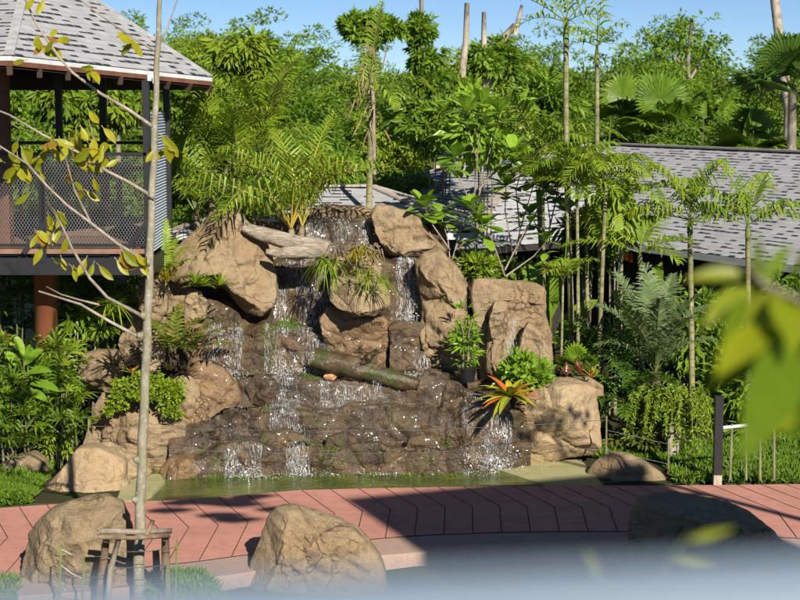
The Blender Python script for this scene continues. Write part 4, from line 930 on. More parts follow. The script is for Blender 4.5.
for px in range(-20, 840, 43):
    plant_tree(rf_.choice([0, 0, 1, 1, 2, 3]), px + rf_.uniform(-10, 10), float(np.interp(px, [a for a, b in SKY], [b for a, b in SKY])) + rf_.uniform(2, 12), rf_.uniform(50, 58), rf_)
for px in range(-30, 850, 40):
    plant_tree(rf_.choice([0, 0, 1, 2]), px + rf_.uniform(-10, 10), float(np.interp(px, [a for a, b in SKY], [b for a, b in SKY])) + rf_.uniform(10, 24), rf_.uniform(60, 66), rf_)
for px in range(-15, 840, 50):
    plant_tree(rf_.choice([0, 1, 2, 3, 0]), px + rf_.uniform(-14, 14), float(np.interp(px, [a for a, b in SKY], [b for a, b in SKY])) + rf_.uniform(28, 62), rf_.uniform(42, 47), rf_)
for px in list(range(-10, 560, 60)) + [610, 700, 790]:
    plant_tree(rf_.choice([0, 2, 2, 3, 1]), px + rf_.uniform(-14, 14), rf_.uniform(92, 128), rf_.uniform(37, 41), rf_)
for px in (60, 120, 185, 235, 275, 330, 395):
    plant_tree(rf_.choice([0, 2, 3]), px + rf_.uniform(-8, 8), rf_.uniform(125, 150), rf_.uniform(31, 35), rf_)
# individual trees one can tell apart
def named_tree(label, name, trunk, tr_r, crowns, Y, mat, seed, L=.2, W=.085, bark='bark_pale', limbs=(), rc=.34, droop=.3):
    r_ = random.Random(seed); p0 = at(*trunk[0], Y); g0 = Vector((p0.x, Y, 0)); t_ = thing(name, g0, label, 'tree'); mb = MB()
    pts = [Vector((p0.x, Y, -.1))] + [at(px, py, Y) for px, py in trunk]; mb.tube(pts, [tr_r] + [tr_r * (1 - .45 * i / max(1, len(trunk) - 1)) for i in range(len(trunk))], 8, 0, .5, .2)
    for lm in limbs: mb.tube([at(px, py, Y) for px, py in lm], [tr_r * .6 * (1 - .5 * i / (len(lm) - 1)) for i in range(len(lm))], 6, 0, .5, .2)
    mb.build('trunk', M[bark], t_, smooth=True)
    if crowns:
        mb = MB()
        for px, py, rx, rz, ncl, per in crowns: cloud(mb, at(px, py, Y), (rx * m_px(Y), rx * m_px(Y), rz * m_px(Y)), ncl, per, L, W, r_, droop, rc)
        mb.build('crown', M[mat], t_)
    return t_
named_tree('small tree with rounded umbrella crown against the sky above the falls', 'umbrella_tree', [(374, 180), (373, 100), (370, 55), (372, 30)], .06, [(362, 30, 17, 12, 40, 30), (388, 27, 13, 10, 24, 30), (352, 24, 10, 9, 18, 30), (374, 22, 14, 7, 20, 26)], 36, 'forest', 21, bark='bark_grey')
named_tree('pale pole like trunk with drooping leaf tufts left of the bare stump', 'pollarded_tree', [(437, 130), (424, 80), (423, 40), (421, -6)], .085, [(421, 28, 14, 15, 36, 30), (424, 58, 15, 12, 26, 30), (426, 84, 16, 12, 26, 30)], 37, 'forest', 22, limbs=[[(428, 95), (430, 110), (440, 128)]])
named_tree('tall bare pale trunk cut off at the top against the sky', 'dead_tree', [(459, 120), (462, 75), (466, 40), (467, 3)], .105, [(460, 92, 13, 11, 24, 50)], 37.5, 'forest_dark', 23)
named_tree('thin forked bare trunk right of the tall cut trunk', 'dead_tree', [(486, 90), (484, 40), (484, 12)], .09, [(485, 62, 16, 12, 30, 50)], 38, 'forest', 24)
named_tree('leaning bare branches crossing the sky beside the skinny palm', 'dead_tree', [(488, 60), (504, 38), (515, 25)], .12, [(500, 60, 18, 18, 40, 60)], 38.5, 'forest_dark', 25, limbs=[[(515, 35), (519, 18), (522, 5)]])
named_tree('slender tree with sparse airy crown rising above the right roof', 'slender_tree', [(690, 110), (688, 60), (692, 18)], .07, [(688, 36, 24, 22, 40, 16), (660, 46, 18, 22, 30, 16), (714, 54, 16, 20, 26, 16)], 44, 'forest', 26, .16, .06, 'bark_grey', [[(690, 80), (705, 55), (715, 40)], [(690, 75), (670, 50), (660, 35)]])
named_tree('tall pale trunk without branches near the right edge of the sky', 'dead_tree', [(790, 110), (782, 60), (775, 0), (774, -10)], .14, [], 36.5, 'forest', 27)
named_tree('tall thick crown of big drooping leaves right of the pavilion roof', 'broadleaf_tree', [(222, 200), (238, 120), (240, 60)], .07, [(242, 52, 30, 20, 42, 36), (218, 78, 20, 18, 26, 36), (262, 84, 20, 26, 30, 36)], 29, 'forest_lime', 28, .24, .085, 'bark_grey', rc=.25, droop=1.0)
named_tree('low tree with big drooping yellow leaves behind the pavilion railing', 'broadleaf_tree', [(120, 240), (118, 140), (122, 90)], .06, [(120, 105, 26, 26, 40, 34), (85, 120, 22, 24, 34, 34), (55, 100, 22, 24, 30, 34)], 29.5, 'forest_lime', 29, .24, .085, 'bark_grey', rc=.25, droop=1.0)
# ================================================================== PLANTS
LS = [None]
def stemmed(mb, name, leafmat, parent, stem='green_stem'):
    return mb.build(name, [M[leafmat], M[stem]], parent)
def palm(label, name, trunk, Y, r0, r1, fronds, mat, seed, bark='palm_trunk', stem='green_stem', shaft=None, cat='palm', spear=True):
    """trunk: photo points from the crown down (base on the ground); fronds: (azimuth deg, elev deg, length m, droop, leaflet length, width, n, hang)"""
    r_ = random.Random(seed); top = at(*trunk[0], Y); pts = [at(px, py, Y) for px, py in trunk][::-1]; base = pts[0]
    t_ = thing(name, base, label, cat)
    mb = MB(); n = len(pts); fine = []
    for i in range(n - 1):
        for k in range(6): fine.append(pts[i].lerp(pts[i + 1], k / 6))
    fine.append(pts[-1]); N = len(fine)
    mb.tube(fine, [r0 + (r1 - r0) * i / (N - 1) for i in range(N)], 8, 0, .5, .08); mb.build('trunk', M[bark], t_, smooth=True)
    if shaft:
        mb = MB(); d = (pts[-1] - pts[-2]).normalized(); mb.tube([top - d * .02, top + d * shaft * .5, top + d * shaft], [r1 * 1.25, r1 * 1.05, r1 * .4], 8); mb.build('crownshaft', M['green_stem'], t_, smooth=True); top = top + d * shaft * .85
    for az, el, L, dr, ll, lw, nl, hg in fronds:
        mb = MB(); frond(mb, top, R_(az + r_.uniform(-6, 6)), R_(el), L, dr, nl, ll, lw, r_, hg, rach=max(.007, L * .009)); stemmed(mb, 'frond', mat, t_, stem)
    if spear:
        mb = MB(); mb.tube([top, top + Vector((.03, 0, .35)), top + Vector((.05, 0, .7))], [.012, .008, .002], 5, 0); mb.build('spear_leaf', M[mat], t_)
    return t_
def F(r_, n, el=(20, 70), L=(1.2, 1.6), dr=1.2, ll=.45, lw=.035, nl=26, hg=.5, az0=0, span=360):
    return [(az0 + span * (k + r_.uniform(-.3, .3)) / n, r_.uniform(*el), r_.uniform(*L), dr * r_.uniform(.8, 1.25), ll, lw, nl, hg) for k in range(n)]
q = random.Random(5)
# palms rising behind the top of the falls
palm('feather palm with yellow stalks rooted behind the driftwood log', 'feather_palm', [(291, 228), (292, 242)], 22.4, .05, .045, F(q, 10, (42, 74), (1.4, 2.1), 1.35, .62, .032, 20, 1.9), 'palm', 31, stem='frond_stem')
palm('second feather palm with long arching fronds at the end of the driftwood', 'feather_palm', [(302, 226), (301, 240)], 22.5, .045, .04, [(200, 74, 1.7, 1.3, .6, .033, 19, 1.9), (150, 64, 1.8, 1.5, .6, .033, 19, 1.9), (20, 66, 1.7, 1.5, .58, .033, 19, 1.9), (-40, 72, 1.5, 1.5, .55, .033, 19, 1.9), (70, 74, 2.0, .8, .36, .026, 26, .8), (110, 74, 1.9, 1.1, .6, .033, 19, 1.9)], 'palm', 32, stem='frond_stem')
palm('tall leafy palm clump left of the falls beside the pavilion screen', 'feather_palm', [(212, 190), (214, 250)], 24.6, .07, .05, F(q, 11, (32, 85), (1.7, 2.6), .95, .62, .034, 28, .9), 'palm', 33)
palm('bushy palm with upright fronds behind the upper left boulder', 'feather_palm', [(196, 214), (200, 262)], 24.0, .06, .05, F(q, 9, (35, 85), (1.2, 1.9), 1.0, .55, .033, 25, .9), 'palm', 34)
palm('pale green palm with stiff upright fronds left of the tall thin palm', 'feather_palm', [(262, 150), (258, 205), (256, 240)], 25.0, .05, .04, F(q, 10, (40, 85), (1.2, 1.9), .9, .5, .032, 26, .8), 'palm', 35, bark='green_trunk')
palm('young palm with a green stem between the left palms', 'feather_palm', [(238, 178), (240, 240)], 24.2, .045, .035, F(q, 8, (35, 80), (1.0, 1.7), 1.1, .45, .034, 26, .6), 'palm', 36, bark='green_trunk')
tp = palm('tall thin palm with drooping fronds and brown dead leaves above the falls', 'thin_palm', [(370, 118), (370, 160), (369, 208)], 24.8, .055, .035, [(-160, 20, 1.0, 1.5, .38, .032, 20, 1.0), (175, 35, 1.2, 1.6, .4, .032, 22, .9), (-5, 30, 1.2, 1.6, .4, .032, 22, .9), (15, 10, 1.0, 1.4, .4, .032, 20, 1.0), (-60, 20, .9, 1.6, .4, .032, 18, 1.0), (100, 60, 1.0, 1.0, .34, .03, 18, .8), (60, 84, 1.4, .3, .32, .03, 22, .8)], 'palm', 37, bark='green_trunk', shaft=.5)
mb = MB(); r_ = random.Random(9)
for k in range(34):
    p = at(372 + r_.gauss(0, 6), r_.uniform(38, 140), 24.75 + r_.uniform(-.1, .1)); mb.blade(p, p + Vector((r_.uniform(-.16, .16), r_.uniform(-.1, .1), -r_.uniform(.2, .45))), .022, (r_.uniform(-1, 1), -1, .2), .1 * r_.uniform(-1, 1), r_.random())
mb.build('dead_leaf', M['straw'], tp)
# skinny palms right of the falls
palm('tallest skinny palm with a ragged crown against the sky', 'skinny_palm', [(566, 42), (566, 120), (569, 250), (573, 372)], 22.6, .048, .036, [(172, 40, 1.25, .9, .40, .035, 13, 1.0), (200, 18, .9, 1.2, .36, .03, 9, 1.4), (12, 52, .9, .8, .4, .035, 8, 1.2), (60, 70, .8, .6, .36, .035, 7, .8), (-20, 30, .7, 1.3, .38, .03, 8, 1.5), (130, 62, .7, 1.2, .34, .03, 8, 1.2), (-80, 10, .6, 1.4, .34, .03, 7, 1.6)], 'palm', 41, bark='green_trunk', shaft=.32)
palm('second skinny palm with sparse hanging fronds right of the tallest one', 'skinny_palm', [(597, 62), (597, 140), (600, 260), (601, 372)], 22.9, .042, .03, [(165, 58, .6, 1.6, .34, .032, 6, 1.8), (15, 66, .65, 1.5, .34, .032, 6, 1.8), (80, 84, .75, .3, .3, .03, 6, .8), (-70, 30, .5, 1.6, .3, .03, 5, 1.8), (200, 30, .5, 1.5, .3, .03, 6, 1.8)], 'palm', 42, bark='green_trunk', shaft=.25)
palm('thin pale stemmed palm crossing the dark gap behind the right rock', 'skinny_palm', [(566, 185), (570, 280), (572, 372)], 22.2, .036, .026, F(q, 8, (10, 75), (.6, .95), 1.4, .34, .03, 16, .9), 'palm', 43, bark='green_trunk', shaft=.2)
palm('thin green stemmed palm right beside the pale stemmed one', 'skinny_palm', [(577, 200), (578, 290), (578, 372)], 22.0, .028, .022, F(q, 7, (20, 80), (.6, .9), 1.2, .34, .03, 16, .8), 'palm', 44, bark='green_trunk', shaft=.18)
palm('skinny palm with two close stems leaning together at the dark gap', 'skinny_palm', [(606, 180), (602, 280), (598, 375)], 21.9, .034, .026, F(q, 8, (0, 75), (.6, 1.0), 1.4, .36, .03, 18, .9), 'palm', 45, bark='green_trunk', shaft=.2)
palm('yellow stemmed bamboo palm directly behind the right rock wall', 'skinny_palm', [(543, 196), (544, 280), (545, 345)], 22.6, .026, .022, F(q, 8, (10, 75), (.6, .9), 1.3, .36, .03, 18, .8), 'palm', 46, bark='bamboo', shaft=.15)
palm('short slender palm between the two skinny stems in the dark gap', 'skinny_palm', [(563, 280), (562, 330), (561, 380)], 21.8, .02, .016, F(q, 5, (40, 80), (.4, .6), 1.2, .3, .028, 12, .8), 'palm', 47, bark='green_trunk')
palm('small palm with upright crown in front of the right shingle roof', 'small_palm', [(690, 232), (691, 300), (692, 400)], 22.3, .045, .035, [(20, 74, 1.0, .7, .5, .034, 20, 1.2), (165, 70, 1.0, .7, .5, .034, 20, 1.2), (80, 62, .9, 1.0, .46, .034, 18, 1.2), (180, 14, 1.2, .7, .5, .034, 22, 1.5), (200, 30, 1.0, 1.0, .48, .034, 19, 1.5), (-5, 24, .95, 1.1, .46, .034, 18, 1.4), (-50, 44, .7, 1.3, .44, .034, 16, 1.3)], 'palm', 48, bark='green_trunk', shaft=.2)
palm('small palm with spiky drooping crown near the right roof edge', 'small_palm', [(748, 236), (748, 300), (748, 400)], 22.0, .045, .035, [(150, 72, 1.0, .4, .46, .036, 15, 1.1), (40, 74, .85, .7, .44, .036, 14, 1.2), (172, 52, .95, .9, .46, .036, 16, 1.4), (5, 40, .9, 1.1, .46, .036, 16, 1.6), (185, 22, .85, .9, .46, .036, 16, 1.6), (-30, 34, .8, 1.2, .42, .036, 14, 1.5), (100, 50, .8, .9, .42, .034, 14, 1.3)], 'palm', 49, bark='green_trunk', shaft=.18)
palm('broad palm with horizontal frond under the right roof eave', 'small_palm', [(640, 262), (642, 330), (642, 420)], 21.9, .04, .03, [(175, 20, 1.1, .7, .42, .034, 24, .8), (10, 28, .9, 1.0, .4, .034, 20, .7), (60, 60, .8, 1.0, .38, .034, 20, .6), (140, 45, .9, 1.0, .4, .034, 20, .7), (-50, 20, .7, 1.2, .38, .034, 16, .8)], 'palm', 50, bark='green_trunk', shaft=.15)
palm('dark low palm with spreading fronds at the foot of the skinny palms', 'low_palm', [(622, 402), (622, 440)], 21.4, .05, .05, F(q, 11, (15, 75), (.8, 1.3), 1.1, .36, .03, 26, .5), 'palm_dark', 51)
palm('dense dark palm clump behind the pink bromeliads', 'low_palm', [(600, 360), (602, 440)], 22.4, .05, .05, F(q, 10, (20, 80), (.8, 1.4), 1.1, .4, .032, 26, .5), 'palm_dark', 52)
# the silvery palm
palm('silvery blue green palm with stiff upright fronds right of the boulder', 'silver_palm', [(655, 372), (657, 440)], 21.3, .07, .07, [(100, 82, 1.5, .4, .36, .03, 34, .5), (60, 76, 1.45, .6, .36, .03, 34, .5), (140, 75, 1.5, .6, .36, .03, 34, .5), (-90, 78, 1.3, .8, .34, .03, 32, .6), (165, 68, 1.35, 1.0, .36, .03, 32, .6), (20, 68, 1.3, 1.0, .36, .03, 32, .6), (-60, 70, 1.2, 1.0, .34, .03, 30, .6), (-125, 68, 1.3, 1.0, .34, .03, 30, .6), (-100, 55, .9, 1.0, .32, .028, 28, .6), (0, 55, 1.0, 1.2, .32, .028, 28, .6), (185, 52, 1.0, 1.2, .32, .028, 28, .6), (215, 74, 1.3, .9, .34, .03, 30, .6), (-30, 78, 1.35, .8, .34, .03, 30, .6)], 'silver', 53)
# fan palms beyond the roof
def fanpalm(label, px, py, Y, n, Rr, stalk, seed, mat='forest_dark', trunk=None, el=(0, 85), nray=26, lw=.07):
    r_ = random.Random(seed); c = at(px, py, Y); t_ = thing('fan_palm', (c.x, Y, 0), label, 'palm'); mb = MB(); mb.tube([(c.x, Y, -.1), (c.x + .05, Y, c.z * .5), c], [.13, .11, .09], 8, 0, .5, .15); mb.build('trunk', M['bark_pale'], t_, smooth=True)
    for k in range(n):
        mb = MB(); fan_leaf(mb, c, 2 * PI * (k * .382) + r_.uniform(-.2, .2), R_(r_.uniform(*el)), stalk * r_.uniform(.7, 1.1), Rr * r_.uniform(.8, 1.1), nray, r_, 3.6, lw * 1.3, .25); stemmed(mb, 'fan_leaf', mat, t_)
    return t_
fp = fanpalm('fan palm with round pleated leaves above the ridge of the right roof', 662, 132, 39.5, 16, .85, .9, 61)
mb = MB(); fan_leaf(mb, at(658, 134, 38.9), PI / 2 + PI, R_(84), .85, .78, 30, random.Random(4), 4.6, .12, .02); stemmed(mb, 'fan_leaf', 'forest', fp)
fanpalm('low fan palm above the right end of the roof ridge', 752, 152, 34.5, 14, .85, .5, 62)
fanpalm('dark fan palm with shaggy leaves at the right edge beside its pale trunk', 792, 92, 33.0, 18, .95, .7, 63, 'palm_dark')
fanpalm('half hidden fan palm left of the round leaved fan palm', 622, 128, 41.0, 12, .8, .7, 64)
fanpalm('small fan palm half buried in foliage right of the round leaved one', 708, 135, 40.5, 12, .7, .6, 65)
# broad leaved saplings
def sapling(label, base, branches, Y, mat, seed, L=.34, W=.16, name='broadleaf_sapling', n=15, bark='bark_grey', r=.013):
    r_ = random.Random(seed); b = at(*base, Y); t_ = thing(name, b, label, 'sapling'); mb = MB(); ends = []
    for br in branches:
        P = [at(px, py, Y + r_.uniform(-.3, .3) * (i > 0)) for i, (px, py) in enumerate(br)]; mb.tube(P, [r * (1 - .6 * i / (len(P) - 1)) for i in range(len(P))], 6, 0, .5, .15); ends.append(P[-1])
    mb.build('stem', M[bark], t_, smooth=True)
    for e in ends:
        mb = MB(); rosette(mb, e, n, L, W, r_, (-.15, 1.1), prof=(.15, .42, .85, 1.05, .9, .4), tipdrop=.18, fold=.15)
        rosette(mb, e - Vector((0, 0, .16)), n // 2, L, W, r_, (-.3, .5), prof=(.15, .42, .85, 1.05, .9, .4), tipdrop=.22, fold=.15); mb.build('leaf_cluster', M[mat], t_)
    return t_
sapling('sapling with paddle leaf clusters in front of the centre roof', (478, 268), [[(478, 268), (474, 200), (478, 150), (482, 104)], [(478, 200), (490, 150), (500, 112)], [(476, 215), (460, 180), (454, 158)], [(479, 190), (500, 165), (512, 152)], [(478, 160), (466, 130), (466, 112)]], 22.9, 'broad', 71)
sapling('low sapling with rounded bright leaves right behind the shoulder boulder', (452, 282), [[(452, 282), (448, 240), (440, 212)], [(452, 260), (462, 228), (470, 208)], [(450, 250), (432, 224), (424, 206)], [(452, 270), (470, 240), (484, 226)]], 22.6, 'broad', 72, .32, .15)
sapling('forked sapling with leafy top left of the skinny palms', (512, 276), [[(512, 276), (520, 230), (532, 190), (536, 172)], [(516, 250), (540, 205), (560, 186)], [(513, 255), (505, 210), (506, 186)], [(520, 230), (516, 190), (524, 160)]], 23.2, 'broad', 73)
sapling('bare forked sapling with few leaves beside the right rock wall', (505, 276), [[(505, 276), (492, 240), (478, 216)], [(505, 270), (520, 240), (530, 222)], [(506, 276), (534, 256), (546, 242)]], 22.4, 'broad', 74, .24, .11, n=6)
sapling('leafy sapling whose top hides the left end of the right roof', (548, 300), [[(548, 300), (550, 220), (546, 190)], [(549, 250), (562, 225), (566, 212)], [(548, 260), (536, 225), (530, 214)], [(549, 230), (556, 200), (560, 170)]], 23.4, 'broad', 75, .28, .12)
def bush(label, px, py, Y, rx, rz, mat, seed, L=.14, W=.05, ncl=40, per=40, droop=.3, name='shrub', cat='shrub', rc=.3, dy=None, ground=True):
    r_ = random.Random(seed); c = at(px, py, Y); s = m_px(Y); t_ = thing(name, (c.x, Y, 0 if ground else c.z - rz * s), label, cat)
    mb = MB(); zb = 0 if ground else c.z - rz * s * .8
    for k in range(7):
        a = r_.uniform(0, 6.28); mb.tube([(c.x + .05 * math.cos(a), Y + .05 * math.sin(a), zb - .03), c + Vector((math.cos(a) * rx * s * .3, math.sin(a) * .15, 0)), c + Vector((math.cos(a) * rx * s * .7, math.sin(a) * .3, rz * s * .6))], [.016, .012, .004], 5)
    mb.build('stem', M['bark_grey'], t_)
    mb = MB(); cloud(mb, c, (rx * s, dy or min(rx * s, .6), rz * s), ncl, per, L, W, r_, droop, rc)
    if name == 'lime_bush': [cloud(mb, at(px + a, py + b, Y - c), (x, .14, z), k, 34, L, W, r_, droop, .45) for a, b, c, x, z, k in ((-24, 12, .05, .15, .12, 16), (-32, 22, .1, .07, .12, 7), (30, 14, .12, .12, .24, 22), (24, 2, .05, .2, .12, 20), (-14, 8, .1, .2, .1, 18), (8, -8, 0, .3, .1, 20))]
    mb.build('foliage', M[mat], t_)
    return t_
# big filler foliage between palms and roofs
bush('mixed leafy shrub filling the gap behind the upper left boulder', 236, 222, 24.8, 52, 26, 'forest_lime', 81, .2, .07, 60, 40, .5)
bush('dense green shrub between the thin palm and the centre roof', 440, 122, 30, 42, 26, 'forest_dark', 82, .24, .09, 70, 50, .6, dy=1)
bush('bushy shrub with narrow leaves left of the thin palm', 330, 175, 29.5, 30, 22, 'forest', 83, .2, .06, 60, 45, .5, dy=.8)
bush('green thicket above the left end of the right roof', 538, 104, 31.5, 34, 22, 'forest', 84, .22, .08, 70, 45, .5, dy=.8)
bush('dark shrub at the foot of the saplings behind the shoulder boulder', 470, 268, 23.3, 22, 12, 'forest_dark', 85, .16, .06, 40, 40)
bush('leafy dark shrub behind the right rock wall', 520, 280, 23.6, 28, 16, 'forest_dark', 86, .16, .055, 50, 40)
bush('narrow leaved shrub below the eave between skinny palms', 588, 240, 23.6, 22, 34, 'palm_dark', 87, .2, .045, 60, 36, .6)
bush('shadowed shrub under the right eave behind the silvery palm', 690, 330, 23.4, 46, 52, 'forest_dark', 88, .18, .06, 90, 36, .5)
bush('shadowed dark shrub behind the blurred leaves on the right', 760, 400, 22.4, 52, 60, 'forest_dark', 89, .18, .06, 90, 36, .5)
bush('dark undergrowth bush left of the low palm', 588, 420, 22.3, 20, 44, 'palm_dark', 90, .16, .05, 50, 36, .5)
bush('shaded shrub beneath the right roof at the frame edge', 800, 320, 23.0, 34, 46, 'forest_dark', 91, .18, .06, 60, 36, .5)
# bright planting that fills the middle right
bush('airy green shrub rising above the centre roof beside the cut trunk', 486, 128, 27.5, 40, 34, 'broad', 173, .24, .11, 60, 26, .2, rc=.4, dy=.8)
bush('leafy shrub with hanging leaves right of the second skinny palm', 616, 214, 23.8, 20, 30, 'forest_lime', 174, .2, .05, 44, 30, .8, rc=.4, dy=.4)
palm('arching palm between the saplings and the tallest skinny palm', 'feather_palm', [(536, 150), (540, 220), (544, 300)], 24.4, .045, .035, F(q, 10, (15, 80), (1.0, 1.7), 1.3, .5, .045, 20, 1.0), 'palm', 182, bark='green_trunk')
palm('slim palm with fronds spread at the left end of the right roof', 'skinny_palm', [(586, 196), (587, 280), (588, 375)], 22.7, .03, .024, F(q, 8, (0, 80), (.7, 1.1), 1.4, .42, .04, 16, 1.1), 'palm', 183, bark='green_trunk', shaft=.2)
palm('slim palm with hanging leaflets in front of the right roof', 'skinny_palm', [(622, 210), (621, 290), (620, 390)], 22.5, .03, .024, F(q, 8, (-10, 75), (.7, 1.1), 1.4, .42, .04, 16, 1.3), 'palm', 184, bark='green_trunk', shaft=.2)
# banana like leaves
def bigleaf(label, base, leaves, Y, seed, mat='broad', name='banana_plant'):
    r_ = random.Random(seed); b = at(*base, Y); t_ = thing(name, b, label, 'plant')
    mb = MB(); mb.tube([b - Vector((0, 0, .1)), b + Vector((0, 0, .5))], [.05, .04], 8); mb.build('stem', M['green_stem'], t_)
    for (x0, y0), (x1, y1), w, yo in leaves:
        p, q2 = at(x0, y0, Y + yo * .3), at(x1, y1, Y + yo)
        mb = MB(); mb.blade(p, q2, w, (r_.uniform(-.3, .3), -.8, .7), .10, r_.random(), 0, (.12, .6, .95, 1, .9, .6, .05), .25); mb.tube([b + Vector((0, 0, .3)), p], .012, 5, 1); stemmed(mb, 'leaf_blade', mat, t_)
    return t_
bigleaf('banana like plant with huge dark leaves behind the right rock wall', (552, 372), [((545, 330), (524, 262), .30, .2), ((550, 320), (562, 256), .26, -.1), ((553, 345), (598, 300), .26, -.1), ((556, 350), (610, 340), .24, -.2), ((548, 345), (536, 296), .24, -.1)], 22.9, 92, 'forest_dark')
bigleaf('large leaved dark plant in the shade right of the skinny palms', (640, 400), [((636, 340), (612, 290), .28, -.1), ((640, 330), (662, 262), .28, 0), ((644, 345), (690, 310), .26, -.2), ((638, 360), (596, 352), .24, -.2)], 22.7, 93, 'forest_dark')
fr_ = thing('round_leaf_plant', at(580, 372, 21.5), 'plant with a round pleated fan leaf in the dark gap', 'plant'); r_ = random.Random(12)
for px, py, e in ((584, 350, 60), (574, 356, 40), (592, 360, 35)):
    mb = MB(); fan_leaf(mb, at(580, 372, 21.6), R_(250 + (584 - px) * 3), R_(e), .3, .24, 18, r_, 4.2, .06, .1); stemmed(mb, 'fan_leaf', 'broad', fr_)
# drooping shrub on a stump
ds = thing('weeping_shrub', at(668, 456, 20.9), 'shrub of fine drooping foliage cascading over a stump on the right', 'shrub'); r_ = random.Random(3)
mb = MB(); mb.tube([at(672, 458, 20.9), at(674, 430, 20.9), at(672, 405, 20.9)], [.10, .085, .08], 10, 0, .5, .2); mb.build('stump', M['bark_pale'], ds, smooth=True)
mb = MB(); g = np.random.default_rng(8)
for k in range(110):
    a = r_.uniform(0, 6.28); rr = r_.uniform(.1, .62); c = at(668, 395, 20.9) + Vector((math.cos(a) * rr * .95, math.sin(a) * rr * .7, r_.uniform(-.05, .16))); hl = r_.uniform(.25, .85) * (.5 + rr)
    ps = [c + Vector((math.cos(a) * .10 * s, math.sin(a) * .08 * s, -hl * s ** 1.2)) for s in np.linspace(0, 1, 8)]
    mb.tube(ps, .004, 3, 1)
    P = np.array([ps[i].lerp(ps[i + 1], r_.random()) for i in range(7) for _ in range(9)]); D = g.normal(size=P.shape); D[:, 2] -= .9
    mb.leaves(P, D, .062, .026, g, (0, 1))
stemmed(mb, 'hanging_foliage', 'lime', ds)
bush('shaded ferny bush below the silvery palm', 640, 440, 21.1, 26, 22, 'fern', 94, .10, .035, 50, 40, .5)
# ---- left undergrowth: lady palms and broad leaves
def ladypalm(label, px, py, Y, n, seed, h=(.5, 1.6), mat='forest_dark', spread=.5, Rr=.32, lw=.033, nray=8, name='lady_palm'):
    r_ = random.Random(seed); b = at(px, py, Y); b.z = 0; t_ = thing(name, b, label, 'palm')
    mb = MB(); cr = []
    for k in range(n):
        a = r_.uniform(0, 6.28); d = r_.uniform(.05, spread); p = b + Vector((math.cos(a) * d, math.sin(a) * d * .7, 0)); tp_ = p + Vector((math.cos(a) * .12, math.sin(a) * .1, r_.uniform(*h))); mb.tube([p, tp_], [.012, .009], 5, 0); cr.append((tp_, r_))
    mb.build('stem', M['green_stem'], t_)
    for tp_, _ in cr:
        mb = MB()
        for j in range(8): fan_leaf(mb, tp_ - Vector((0, 0, r_.uniform(0, .3))), 2 * PI * j * .382 + r_.uniform(-.3, .3), R_(r_.uniform(5, 70)), r_.uniform(.15, .3), Rr * r_.uniform(.8, 1.15), nray, r_, 3.0, lw, .35)
        stemmed(mb, 'fan_leaf', mat, t_)
    return t_
ladypalm('sunlit lady palm clump at the left edge under the pavilion', 10, 440, 20.3, 12, 101, (.5, 1.5))
ladypalm('sunlit lady palm clump beside the small left boulder', 40, 446, 20.2, 11, 102, (.4, 1.3))
ladypalm('lady palm with drooping leaflets around the terracotta column', 38, 420, 20.5, 9, 103, (.8, 1.7), 'palm')
ladypalm('shaded lady palm in the dark right of the terracotta column', 92, 420, 21.6, 11, 104, (1.0, 2.2), 'palm')
ladypalm('tall lady palm reaching the deck beam at the left edge', 6, 400, 21.4, 9, 105, (1.4, 2.4), 'palm_dark')
ladypalm('lady palm with pale leaflets close to the pavilion corner', 118, 420, 22.3, 9, 106, (1.3, 2.4), 'palm')
ladypalm('dark lady palm deep behind the terracotta column', 62, 400, 22.6, 9, 107, (1.2, 2.3), 'palm_dark')
bigleaf('leafy plant with broad oval leaves in front of the terracotta column', (24, 440), [((22, 370), (4, 352), .12, -.1), ((24, 366), (44, 350), .12, -.1), ((26, 374), (52, 372), .12, -.2), ((28, 368), (30, 344), .11, 0), ((20, 380), (0, 384), .12, -.2), ((30, 384), (60, 392), .12, -.2), ((24, 356), (14, 336), .11, 0), ((28, 392), (48, 402), .11, -.2)], 20.1, 108, 'broad', 'broadleaf_plant')
bush('low sunlit bushy plant at the far left edge', 6, 400, 19.9, 22, 30, 'forest', 109, .12, .04, 46, 40, .4)
bush('low leafy shrub behind the sloping pale boulder', 56, 436, 20.3, 15, 18, 'forest_lime', 110, .11, .04, 40, 36, .4)
for k, (px, y0, y1) in enumerate(((75, 385, 318), (93, 380, 322))):
    st = tag(None or thing('cane_plant', at(px, y0 + 40, 21.2), ['thin brown bare stem right of the terracotta column', 'thin pale bare stem left of the shaded rocks'][k], 'stem'))
    mb = MB(); mb.tube([at(px, y0 + 40, 21.2), at(px + 1, y0, 21.2), at(px + 3, y1, 21.2)], [.022, .02, .012], 6, 0, .5, .2); mb.build('stem', M['bark_grey'], st); mb = MB(); cloud(mb, at(px + 3, y1, 21.2), (.3, .25, .22), 10, 16, .16, .05, random.Random(k), .8); mb.build('foliage', M['palm'], st)
